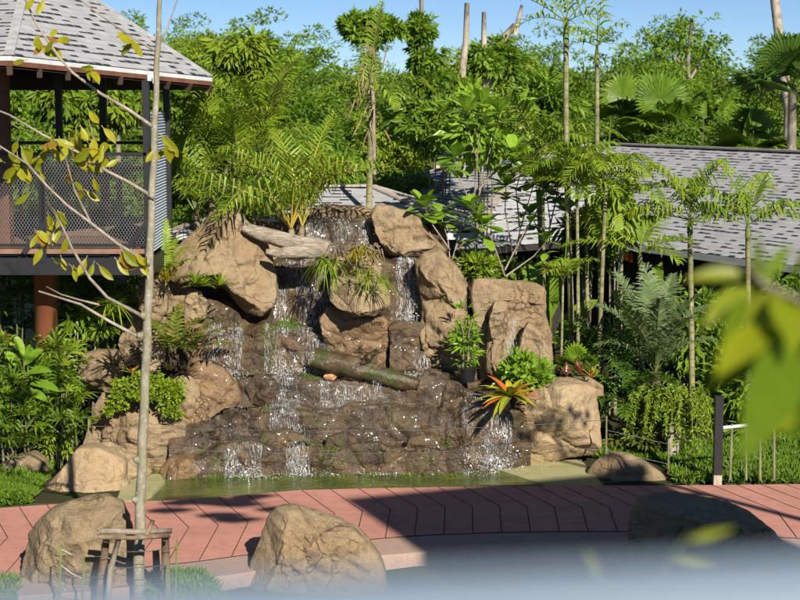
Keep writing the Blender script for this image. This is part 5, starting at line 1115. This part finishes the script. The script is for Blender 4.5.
# ---- planting on the left rocks
def fern(label, px, py, Y, fr, mat, seed, name='fern', cat='fern', stem='green_stem', off=True):
    r_ = random.Random(seed); b = at(px, py, Y); t_ = thing(name, b, label, cat)
    for az, el, L, dr, ll, lw, nl, hg in fr:
        mb = MB(); frond(mb, b, R_(az), R_(el), L, dr, nl, ll, lw, r_, hg, .15, .35, .1, rach=.006); stemmed(mb, 'frond', mat, t_, stem)
    return t_
fern('stiff leathery fern spreading right over the small rounded rock', 186, 352, 20.5, [(8, 44, .85, .9, .20, .042, 13, .4), (-12, 26, .75, .7, .20, .042, 12, .4), (30, 58, .75, 1.0, .18, .04, 12, .4), (-40, 48, .65, 1.0, .18, .04, 11, .4), (150, 60, .6, .9, .17, .04, 11, .4), (-80, 34, .5, .9, .17, .04, 10, .4)], 'fern', 121)
fern('upright leathery fern growing beside the slim trunk', 172, 352, 20.4, [(80, 70, .75, .7, .18, .042, 13, .4), (150, 62, .65, .8, .18, .042, 12, .4), (35, 60, .7, .8, .18, .04, 12, .4), (-100, 55, .55, 1.0, .17, .04, 10, .4), (185, 50, .6, 1.0, .17, .04, 11, .4), (-30, 50, .6, 1.0, .17, .04, 11, .4)], 'fern', 122)
fern('feathery yellow green fern above the short capped rock', 166, 272, 21.0, [(95, 80, .75, .5, .12, .026, 24, .4), (140, 62, .6, 1.0, .12, .024, 20, .5), (40, 60, .6, 1.1, .12, .024, 20, .5), (10, 45, .5, 1.2, .11, .022, 18, .6), (-60, 45, .45, 1.2, .11, .022, 16, .6), (170, 45, .5, 1.2, .11, .022, 18, .6), (70, 70, .6, .9, .11, .022, 20, .5)], 'lime', 123)
def rosplant(label, px, py, Y, n, L, W, mat, seed, el=(.25, 1.25), name='bromeliad', drop=.3, prof=(.6, 1, .9, .6, .05), pot=False, cat='bromeliad', heads=1, sp=.12):
    r_ = random.Random(seed); b = at(px, py, Y); t_ = thing(name, b, label, cat); mb = MB()
    for k in range(heads): rosette(mb, b + Vector((r_.uniform(-sp, sp), r_.uniform(-sp, sp) * .5, r_.uniform(-.03, .05))) * 1 if heads > 1 else b, n, L, W, r_, el, prof=prof, tipdrop=drop)
    mb.build('leaf_rosette', M[mat], t_)
    if pot:
        mb = MB(); mb.tube([b - Vector((0, 0, .14)), b - Vector((0, 0, .02))], [.075, .10], 16); mb.tube([b - Vector((0, 0, .03)), b - Vector((0, 0, .012))], [.108, .108], 16); mb.build('pot', M['pot'], t_)
    return t_
rosplant('row of yellow green bromeliads on the left rock ledge', 206, 286, 20.8, 14, .30, .04, 'lime', 131, heads=4, sp=.28)
rosplant('spiky grassy clump with yellow blades below the feathery fern', 172, 284, 20.75, 22, .36, .022, 'yellowing', 132, heads=2, sp=.15)
rosplant('big red and yellow striped bromeliad on the rim of the falls', 510, 396, 20.1, 30, .48, .105, 'brom', 133, (-.1, 1.0), drop=.28, pot=True)
rosplant('pink bromeliad between two yellow ones on the right boulder', 579, 374, 20.7, 16, .22, .04, 'brom_red', 134, (.5, 1.35), drop=.1)
rosplant('yellow bromeliad at the right end of the boulder top', 592, 378, 20.6, 14, .22, .036, 'brom', 135, (.4, 1.3), drop=.15)
rosplant('dark pink tipped bromeliad left of the bright pink one', 567, 376, 20.75, 14, .2, .036, 'brom_red', 136, (.4, 1.3), drop=.1)
rosplant('dark purple spiky bromeliads above the small leaved lime bush', 126, 366, 20.4, 18, .32, .035, 'brom_dark', 137, heads=3, sp=.2)
rosplant('orange tinged bromeliad at the edge of the lime bush', 132, 374, 20.25, 12, .2, .035, 'brom', 138)
rosplant('dark bromeliad under the leathery ferns', 180, 372, 20.5, 16, .3, .03, 'brom_dark', 139, heads=2, sp=.12)
rosplant('pale hanging air plant on the thin branch by the pavilion', 113, 304, 20.6, 26, .3, .022, 'lime', 140, (-.9, 1.0), 'air_plant', .35, cat='plant', heads=3, sp=.13)
def tuft(label, px, py, Y, n, L, mat, seed, el=(-.2, 1.2), drop=.8, heads=3, sp=.12, w=.016):
    return rosplant(label, px, py, Y, n, L, w, mat, seed, el, 'grass_tuft', drop, (.7, 1, .9, .6, .05), cat='tuft', heads=heads, sp=sp)
tuft('hanging green grass tuft left of the hanging boulder below the driftwood', 327, 262, 21.35, 26, .36, 'lime', 141, (-.9, .7), .7)
tuft('dry yellow grass tuft on top of the pale rock in mid fall', 358, 252, 21.45, 34, .30, 'yellowing', 142)
tuft('spiky green tuft on the right of the hanging boulder', 374, 277, 21.0, 30, .30, 'lime', 143, (-.5, 1.1))
tuft('small tuft growing on the front of the hanging boulder', 357, 272, 21.05, 16, .24, 'lime', 144, (-.3, 1.2), heads=1)
mb = MB(); r_ = random.Random(4); rt = thing('dead_roots', at(345, 258, 21.5), 'tangle of dark dead roots between driftwood and grassy pale rock', 'roots')
for k in range(40):
    p = at(r_.uniform(322, 380), r_.uniform(243, 262), 21.5 + r_.uniform(-.1, .2)); mb.tube([p, p + Vector((r_.uniform(-.1, .1), -.05, .03)), p + Vector((r_.uniform(-.16, .16), -.08, -r_.uniform(.02, .3)))], [.012, .01, .003], 4)
mb.build('root_tangle', M['stake'], rt)
bush('small leaved lime green bush cascading over the stepped left boulder', 142, 388, 20.2, 33, 11, 'lime', 151, .055, .036, 60, 40, .2, 'lime_bush', rc=.22, dy=.32, ground=False)
bush('bright green glossy leaved bush at the foot of the right rock wall', 524, 374, 20.7, 25, 18, 'broad', 152, .13, .065, 46, 20, -.2, 'glossy_bush', rc=.3, dy=.3, ground=False)
pp = bush('green plant in a black pot in the cleft beside the rock column', 466, 338, 21.15, 9, 34, 'broad', 153, .14, .03, 30, 14, -.1, 'potted_plant', 'plant', dy=.2, ground=False)
p = at(468, 372, 21.0); mb = MB(); mb.tube([p - Vector((0, 0, .13)), p + Vector((0, 0, .05))], [.085, .11], 16); mb.tube([p + Vector((0, 0, .035)), p + Vector((0, 0, .055))], [.118, .118], 16); mb.build('pot', M['pot'], pp)
bush('yellow green leafy plant behind the top of the shoulder boulder', 476, 268, 22.4, 14, 12, 'lime', 154, .14, .04, 26, 24, -.1, dy=.25, ground=False)
# ================================================================== YOUNG TREE, STAKES, FENCE, FOREGROUND
YT = 15.0
yt = thing('young_tree', gnd(138, 598), 'slim pale trunked young tree with yellowing leaves staked at the front left', 'tree')
mb = MB(); tr = [(138, 604), (140, 520), (143, 430), (147, 340), (150, 250), (154, 150), (157, 60), (161, -20)]; wd = [6.0, 5.3, 4.8, 4.5, 4.1, 3.4, 2.8, 2.1]
fine = []; fw = []
for i in range(len(tr) - 1):
    for k in range(8):
        s = k / 8; fine.append(at(tr[i][0] + (tr[i + 1][0] - tr[i][0]) * s + .5 * math.sin(i * 3 + k * 1.1), tr[i][1] + (tr[i + 1][1] - tr[i][1]) * s, YT)); fw.append((wd[i] + (wd[i + 1] - wd[i]) * s) * m_px(YT))
mb.tube(fine, fw, 14, 0, .5, .10)
for px, py in ((143, 316), (140, 336), (152, 196), (136, 460), (148, 262), (135, 500)): mb.tube([at(px + 2, py, YT - .03), at(px - 3, py - 1, YT - .05)], [.045, .02], 8)
t = NT('lichen_bark'); p = t.pos(); n1 = t.noise(t.scale(p, 1, 1, .5), 12, 6, .7)
c = t.mix(t.ramp(n1, [(.35, 0), (.65, 1)]), (.20, .175, .12), (.33, .30, .235)); c = t.mix(t.ramp(t.noise(p, 26, 5, .7), [(.56, 0), (.64, .8)]), c, (.46, .45, .40)); c = t.mix(t.ramp(t.noise(p, 4, 4), [(.5, 0), (.7, .6)]), c, (.20, .19, .085))
M['lichen'] = t.done(t.princ(c, .85, t.bump(n1, .6, .012), .2))
mb.build('trunk', M['lichen'], yt, smooth=True)
BR = [[(153, 126), (128, 110), (101, 94), (72, 72), (59, 57), (37, 25), (22, -6)], [(152, 196), (130, 183), (108, 172), (78, 152), (44, 135), (10, 116), (-8, 108)], [(148, 262), (118, 244), (91, 224), (67, 205), (47, 185), (27, 165), (-6, 142)],
      [(144, 316), (108, 298), (89, 279), (72, 247), (62, 225), (48, 205)], [(141, 337), (110, 322), (80, 305), (60, 297), (38, 291)], [(100, 304), (78, 300), (61, 295), (47, 286)], [(158, 47), (168, 24), (181, -8)], [(157, 52), (130, 36), (110, 22), (92, 9), (74, -6)], [(91, 224), (75, 190), (66, 160), (55, 140)], [(101, 172), (96, 150), (88, 120)]]
YB_ = [0, .15, -.15, -.3, -.1, -.12, .1, .2, -.2, .1]
ends = []
for i, br in enumerate(BR):
    mb = MB(); P = [at(px + .8 * math.sin(k * 2.3 + i), py + .8 * math.cos(k * 1.9), YT + YB_[i] * k / len(br) * 2) for k, (px, py) in enumerate(br)]
    r0 = (1.9 if i < 5 else 1.15) * m_px(YT); mb.tube(P, [r0 * (1 - .55 * k / (len(P) - 1)) for k in range(len(P))], 7, 0, .5, .15); mb.build('branch', M['twig'], yt, smooth=True)
LP = [(37, 36), (40, 44), (50, 40), (55, 44), (60, 40), (88, 66), (94, 70), (130, 38), (136, 42), (12, 152), (20, 156), (26, 168), (38, 156), (30, 150), (54, 138), (60, 142), (70, 148), (78, 130), (82, 138), (88, 142), (94, 146), (101, 150), (107, 140), (92, 168), (97, 176), (103, 128), (90, 112), (80, 192), (87, 190), (26, 196), (20, 172), (48, 214), (55, 212), (57, 228), (46, 250), (50, 258), (72, 268), (90, 262), (98, 266), (130, 250), (136, 260), (141, 264), (146, 256), (122, 252), (150, 142), (160, 136), (168, 138), (164, 148), (170, 146), (156, 150), (64, 172), (44, 172), (74, 160), (112, 158), (0, 150), (6, 160), (30, -4), (46, -2), (58, 260), (104, 152), (34, 232), (40, 236), (66, 236), (14, 142), (82, 262), (126, 268), (70, 180), (100, 160), (86, 154), (24, 148), (50, 148), (116, 260), (28, 60), (34, 160), (18, 164), (64, 150), (96, 136), (74, 140), (108, 168), (52, 226), (60, 216), (150, 260), (138, 252)]
mb = MB(); r_ = random.Random(6)
for px, py in LP:
    for rep in range(1 if r_.random() < .6 else 2):
        p = at(px + r_.uniform(-4, 4), py + r_.uniform(-3, 3), YT + r_.uniform(-.18, .18)); L = r_.uniform(.13, .21); a = r_.uniform(0, 6.28); dn = r_.uniform(.5, 1.4)
        if r_.random() < .15: dn = r_.uniform(-.6, .3)
        d = Vector((math.cos(a) * .75, math.sin(a) * .75, -dn)).normalized(); nr = Vector((r_.uniform(-.6, .6), -1, r_.uniform(-.2, .8)))
        mb.tube([p - d * .04, p], .003, 3, 1); mb.blade(p, p + d * L, L * r_.uniform(.36, .46), nr, -.06 if r_.random() < .7 else .08, min(1, max(0, r_.gauss(.5, .27))), 0, (.2, .8, 1, .75, .04), .22)
mb.build('foliage', [M['yellowing'], M['twig']], yt)
# stakes
def stick(name, label, pts, r, mat, cat, Y, wob=.25, n=8):
    o = MB(); P = [at(px, py, Y + dy) for px, py, dy in pts]; o.tube(P, [r] * (len(P) - 1) + [r * .85], n, 0, .5, wob)
    return tag(o.build(name, M[mat], None, P[0], smooth=True), label, cat)
stick('support_stake', 'crooked dead wood stake on the left of the young tree trunk', [(100, 606, -.1), (102, 575, -.1), (106, 540, -.1)], .045, 'stake', 'stake', 14.85)
stick('support_stake', 'pale forked wood stake leaning beside the crooked left stake', [(108, 606, -.2), (110, 570, -.2), (119, 538, -.2)], .03, 'bark_grey', 'stake', 14.75)
stick('support_stake', 'reddish wood stake on the right of the young tree trunk', [(168, 606, -.1), (166, 570, -.1), (165, 538, -.1)], .045, 'stake', 'stake', 14.85)
stick('support_stake', 'short split stake right behind the young tree trunk', [(158, 606, .25), (157, 575, .25), (156, 550, .25)], .04, 'bark_grey', 'stake', 14.9)
stick('support_bar', 'upper wooden cross bar tied across the stakes', [(100, 531, -.2), (135, 532, -.2), (172, 531, -.2)], .027, 'bark_grey', 'bar', 14.75)
stick('support_bar', 'lower wooden cross bar tied across the stakes', [(97, 537, -.22), (135, 538, -.2), (170, 536, -.2)], .022, 'stake', 'bar', 14.72)
stick('tie_stub', 'broken stub of wood sticking up from the cross bars by the trunk', [(147, 534, -.2), (151, 525, -.22), (153, 520, -.22)], .022, 'stake', 'stub', 14.72)
sw = thing('wire_guard', gnd(120, 600), 'low wire guard on thin green sticks round the staked tree', 'fence')
for px, py in ((61, 546), (84, 557), (177, 540), (168, 562)):
    mb = MB(); p = at(px, py, 14.6); mb.tube([at(px - 2, 610, 14.6), p], [.012, .010], 6); mb.build('green_stick', M['greenstick'], sw)
mb = MB()
for py, k in ((549, 0), (565, 6), (583, -4)):
    for (x0, y0), (x1, y1) in (((61, py), (84, py + 8 + k)), ((84, py + 8 + k), (120, py + 3)), ((120, py + 3), (177, py - 2)), ((61, py), (66, 590))):
        mb.tube([at(x0, y0, 14.6), at((x0 + x1) / 2, (y0 + y1) / 2 + 2, 14.6), at(x1, y1, 14.6)], .0035, 4)
mb.build('wire_strand', M['wire'], sw)
# thin wire fence in front of the pond
wf = thing('wire_fence', gnd(606, 468), 'thin wires strung on slim bamboo canes in front of the falls', 'fence')
for px, y0, y1, Y in ((606, 470, 416, 20.0), (668, 478, 440, 19.9), (88, 460, 418, 20.0)):
    mb = MB(); mb.tube([at(px, y0, Y), at(px + .5, y1, Y)], [.013, .011], 6); mb.build('cane', M['bamboo'], wf)
mb = MB()
for ya, yb, yc in ((426, 429, 430), (447, 452, 450)): 
    pts = [(88, ya), (180, ya + 3), (300, yb + 2), (420, yb + 1), (520, yc - 4), (606, yc - 10 if ya < 440 else yc)]
    mb.tube([at(x, y, 19.72) for x, y in pts], .0032, 4)
for y in (430, 450): mb.tube([at(606, y, 20), at(668, y + 14, 19.9)], .003, 4)
mb.build('wire_strand', M['wire'], wf)
# black post and pale frame on the right
pb = thing('post', gnd(717, 486), 'square black timber post beside the pale pipe frame on the right', 'post')
p0 = gnd(717, 484); zt_ = at(717, 396, p0.y).z
mb = MB(); mb.bar((p0.x, p0.y, .12), (p0.x, p0.y, zt_), .10); mb.build('shaft', M['steel'], pb); mb = MB(); mb.bar((p0.x, p0.y, -.1), (p0.x, p0.y, .12), .10); mb.build('worn_foot', M['bark_pale'], pb)
pf = thing('pipe_frame', gnd(742, 482), 'pale rail on slim upright pipes behind the black post', 'fence')
Yp = p0.y + .05
mb = MB(); mb.tube([at(720, 428, Yp), at(750, 425, Yp), at(800, 421, Yp)], .022, 10); mb.build('rail', M['white'], pf)
for px in (722, 732, 746, 760, 774):
    mb = MB(); mb.tube([at(px - (0 if px > 735 else 2), 480, Yp), at(px, 424, Yp)], .017, 8); mb.build('upright', M['bamboo'], pf)
oc = thing('orange_flag', at(624, 262, 24.6), 'small orange red flag hanging in the dark under the right eave', 'flag')
mb = MB(); c = at(613, 253, 24.6); N = 12; vs = []
for k in range(N + 1):
    x_ = c.x + .30 * k / N; y_ = c.y + .03 * math.sin(k * .9); vs += [(x_, y_, c.z - .01 * k / N), (x_, y_ + .01, c.z - .13 - .02 * math.sin(k * .7))]
mb.add(vs, [(2 * k, 2 * k + 1, 2 * k + 3, 2 * k + 2) for k in range(N)]); mb.build('cloth', M['orange'], oc)
mb = MB(); mb.tube([c + Vector((0, 0, -.2)), c + Vector((0, 0, .12))], .012, 6); mb.build('pole', M['steel'], oc)
# close blurred branch on the right
fb = thing('leafy_branch', at(860, 330, 2.3), 'out of focus branch with big yellow green leaves close up at the right', 'branch')
mb = MB(); mb.tube([at(860, 330, 2.4), at(800, 300, 2.3), at(765, 285, 2.25), (at(745, 265, 2.2))], [.006, .005, .004, .002], 6); mb.build('twig', M['bark_grey'], fb)
FL = [((757, 290), (757, 232), 15, 0), ((748, 275), (686, 280), 16, .05), ((752, 290), (702, 326), 26, 0), ((760, 288), (792, 244), 16, .1), ((765, 292), (752, 352), 30, .05), ((775, 292), (796, 356), 34, -.05), ((748, 300), (722, 344), 20, -.08), ((785, 300), (770, 372), 34, .1), ((800, 305), (815, 350), 34, 0),
      ((800, 345), (742, 462), 60, -.15), ((812, 340), (790, 440), 58, .1), ((780, 340), (700, 396), 34, .15), ((795, 270), (835, 250), 26, 0), ((792, 400), (760, 440), 40, -.1), ((770, 330), (716, 378), 36, -.12)]
r_ = random.Random(2)
for (x0, y0), (x1, y1), wpx, dy in FL:
    mb = MB(); mb.blade(at(x0, y0, 2.25), at(x1, y1, 2.2 + dy), wpx * 2.2 / F_PX, (r_.uniform(-.3, .3), -1, r_.uniform(.1, .6)), .06, r_.uniform(.1, .95) if wpx < 50 else r_.uniform(0, .3), 0, (.15, .7, 1, .9, .55, .04), .15); mb.build('leaf', M['fg'], fb)
lf = thing('leafy_branch', at(560, 640, 1.9), 'faint blurred twig with small yellow leaf tips low at the front right', 'branch')
mb = MB(); mb.tube([at(700, 640, 1.9), at(650, 580, 1.9), at(690, 534, 1.9)], [.003, .002, .001], 5); mb.tube([at(650, 590, 1.9), at(590, 570, 1.9)], .0015, 5); mb.build('twig', M['green_stem'], lf)
for (x0, y0), (x1, y1), wpx in (((690, 540), (735, 528), 9), ((676, 556), (716, 562), 9), ((600, 574), (586, 548), 8)):
    mb = MB(); mb.blade(at(x0, y0, 1.9), at(x1, y1, 1.92), wpx * 1.9 / F_PX, (0, -1, .3), 0, .8, 0, (.3, 1, .7, .05)); mb.build('leaf', M['fg'], lf)
# hanging leaves out of the picture that shade the right boulder and the path
oh = thing('overhanging_branch', (5.5, 12, 6.0), 'branch of a tall tree overhanging the path from the right', 'branch')
S3 = (SUN_H * math.cos(SUN_EL) + Vector((0, 0, math.sin(SUN_EL))))
mb = MB(); r_ = random.Random(5)
for px, py in ((529, 428), (537, 430), (545, 420), (556, 416), (564, 420), (572, 410), (578, 414), (585, 412), (592, 420), (598, 408), (551, 424)):
    p = at(px, py, 20.2) + S3 * 9.6; d = Vector((r_.uniform(-.3, .3), r_.uniform(-.2, .2), -1)).normalized(); mb.blade(p - d * .09, p + d * r_.uniform(.05, .13), .10, (-.37, .93, .2), 0, .5)
for px, py in ((180, 497), (200, 500), (215, 503), (230, 500), (245, 506), (190, 505), (260, 498), (280, 512), (170, 512), (225, 515), (690, 497), (240, 520)):
    p = gnd(px + r_.uniform(-6, 6), py + r_.uniform(-2, 2)) + S3 * 11; mb.blade(p + Vector((-.3, 0, 0)), p + Vector((.3, .1, 0)), .16, S3, 0, .5)
mb.build('leaf_spray', M['forest'], oh)
mb = MB(); mb.tube([(9, 8, 5), (7, 10, 6.0), (5, 12, 6.3)], [.09, .06, .02], 8); mb.build('limb', M['bark_grey'], oh)
# ================================================================== LIGHT, WORLD, CAMERA
sun = bpy.data.lights.new('sun', 'SUN'); sun.energy = 5.0; sun.angle = R_(.55); sun.color = (1, .93, .80)
so = bpy.data.objects.new('sun', sun); COL.objects.link(so)
dirn = -(SUN_H * math.cos(SUN_EL) + Vector((0, 0, math.sin(SUN_EL))))
so.rotation_euler = dirn.to_track_quat('-Z', 'Y').to_euler(); so.location = (8, -10, 20)
w = bpy.data.worlds.new('World'); scene.world = w; w.use_nodes = True
nt = w.node_tree; bg = nt.nodes['Background']; sk = nt.nodes.new('ShaderNodeTexSky'); sk.sky_type = 'NISHITA'; sk.sun_disc = False
sk.sun_elevation = SUN_EL; sk.sun_rotation = math.atan2(SUN_H.x, SUN_H.y); sk.air_density = 1.0; sk.dust_density = 0.0; sk.ozone_density = 4.2; sk.altitude = 5000
nt.links.new(sk.outputs[0], bg.inputs[0]); bg.inputs[1].default_value = .062
cam = bpy.data.cameras.new('camera'); cam.sensor_width = 36; cam.lens = 36 * F_PX / 800; cam.clip_end = 3000; cam.clip_start = .05
cam.dof.use_dof = True; cam.dof.focus_distance = 20.5; cam.dof.aperture_fstop = 3.2
co = bpy.data.objects.new('camera', cam); COL.objects.link(co); co.location = CAM; co.rotation_euler = (PI / 2 - PITCH, 0, 0)
scene.camera = co
scene.view_settings.view_transform = 'Standard'; scene.view_settings.look = 'None'; scene.view_settings.exposure = .58; scene.view_settings.gamma = 1; scene.view_settings.use_curve_mapping = False
scene.cycles.use_denoising = True; scene.cycles.max_bounces = 6; scene.cycles.diffuse_bounces = 3; scene.cycles.transparent_max_bounces = 6; scene.cycles.caustics_reflective = False; scene.cycles.caustics_refractive = False
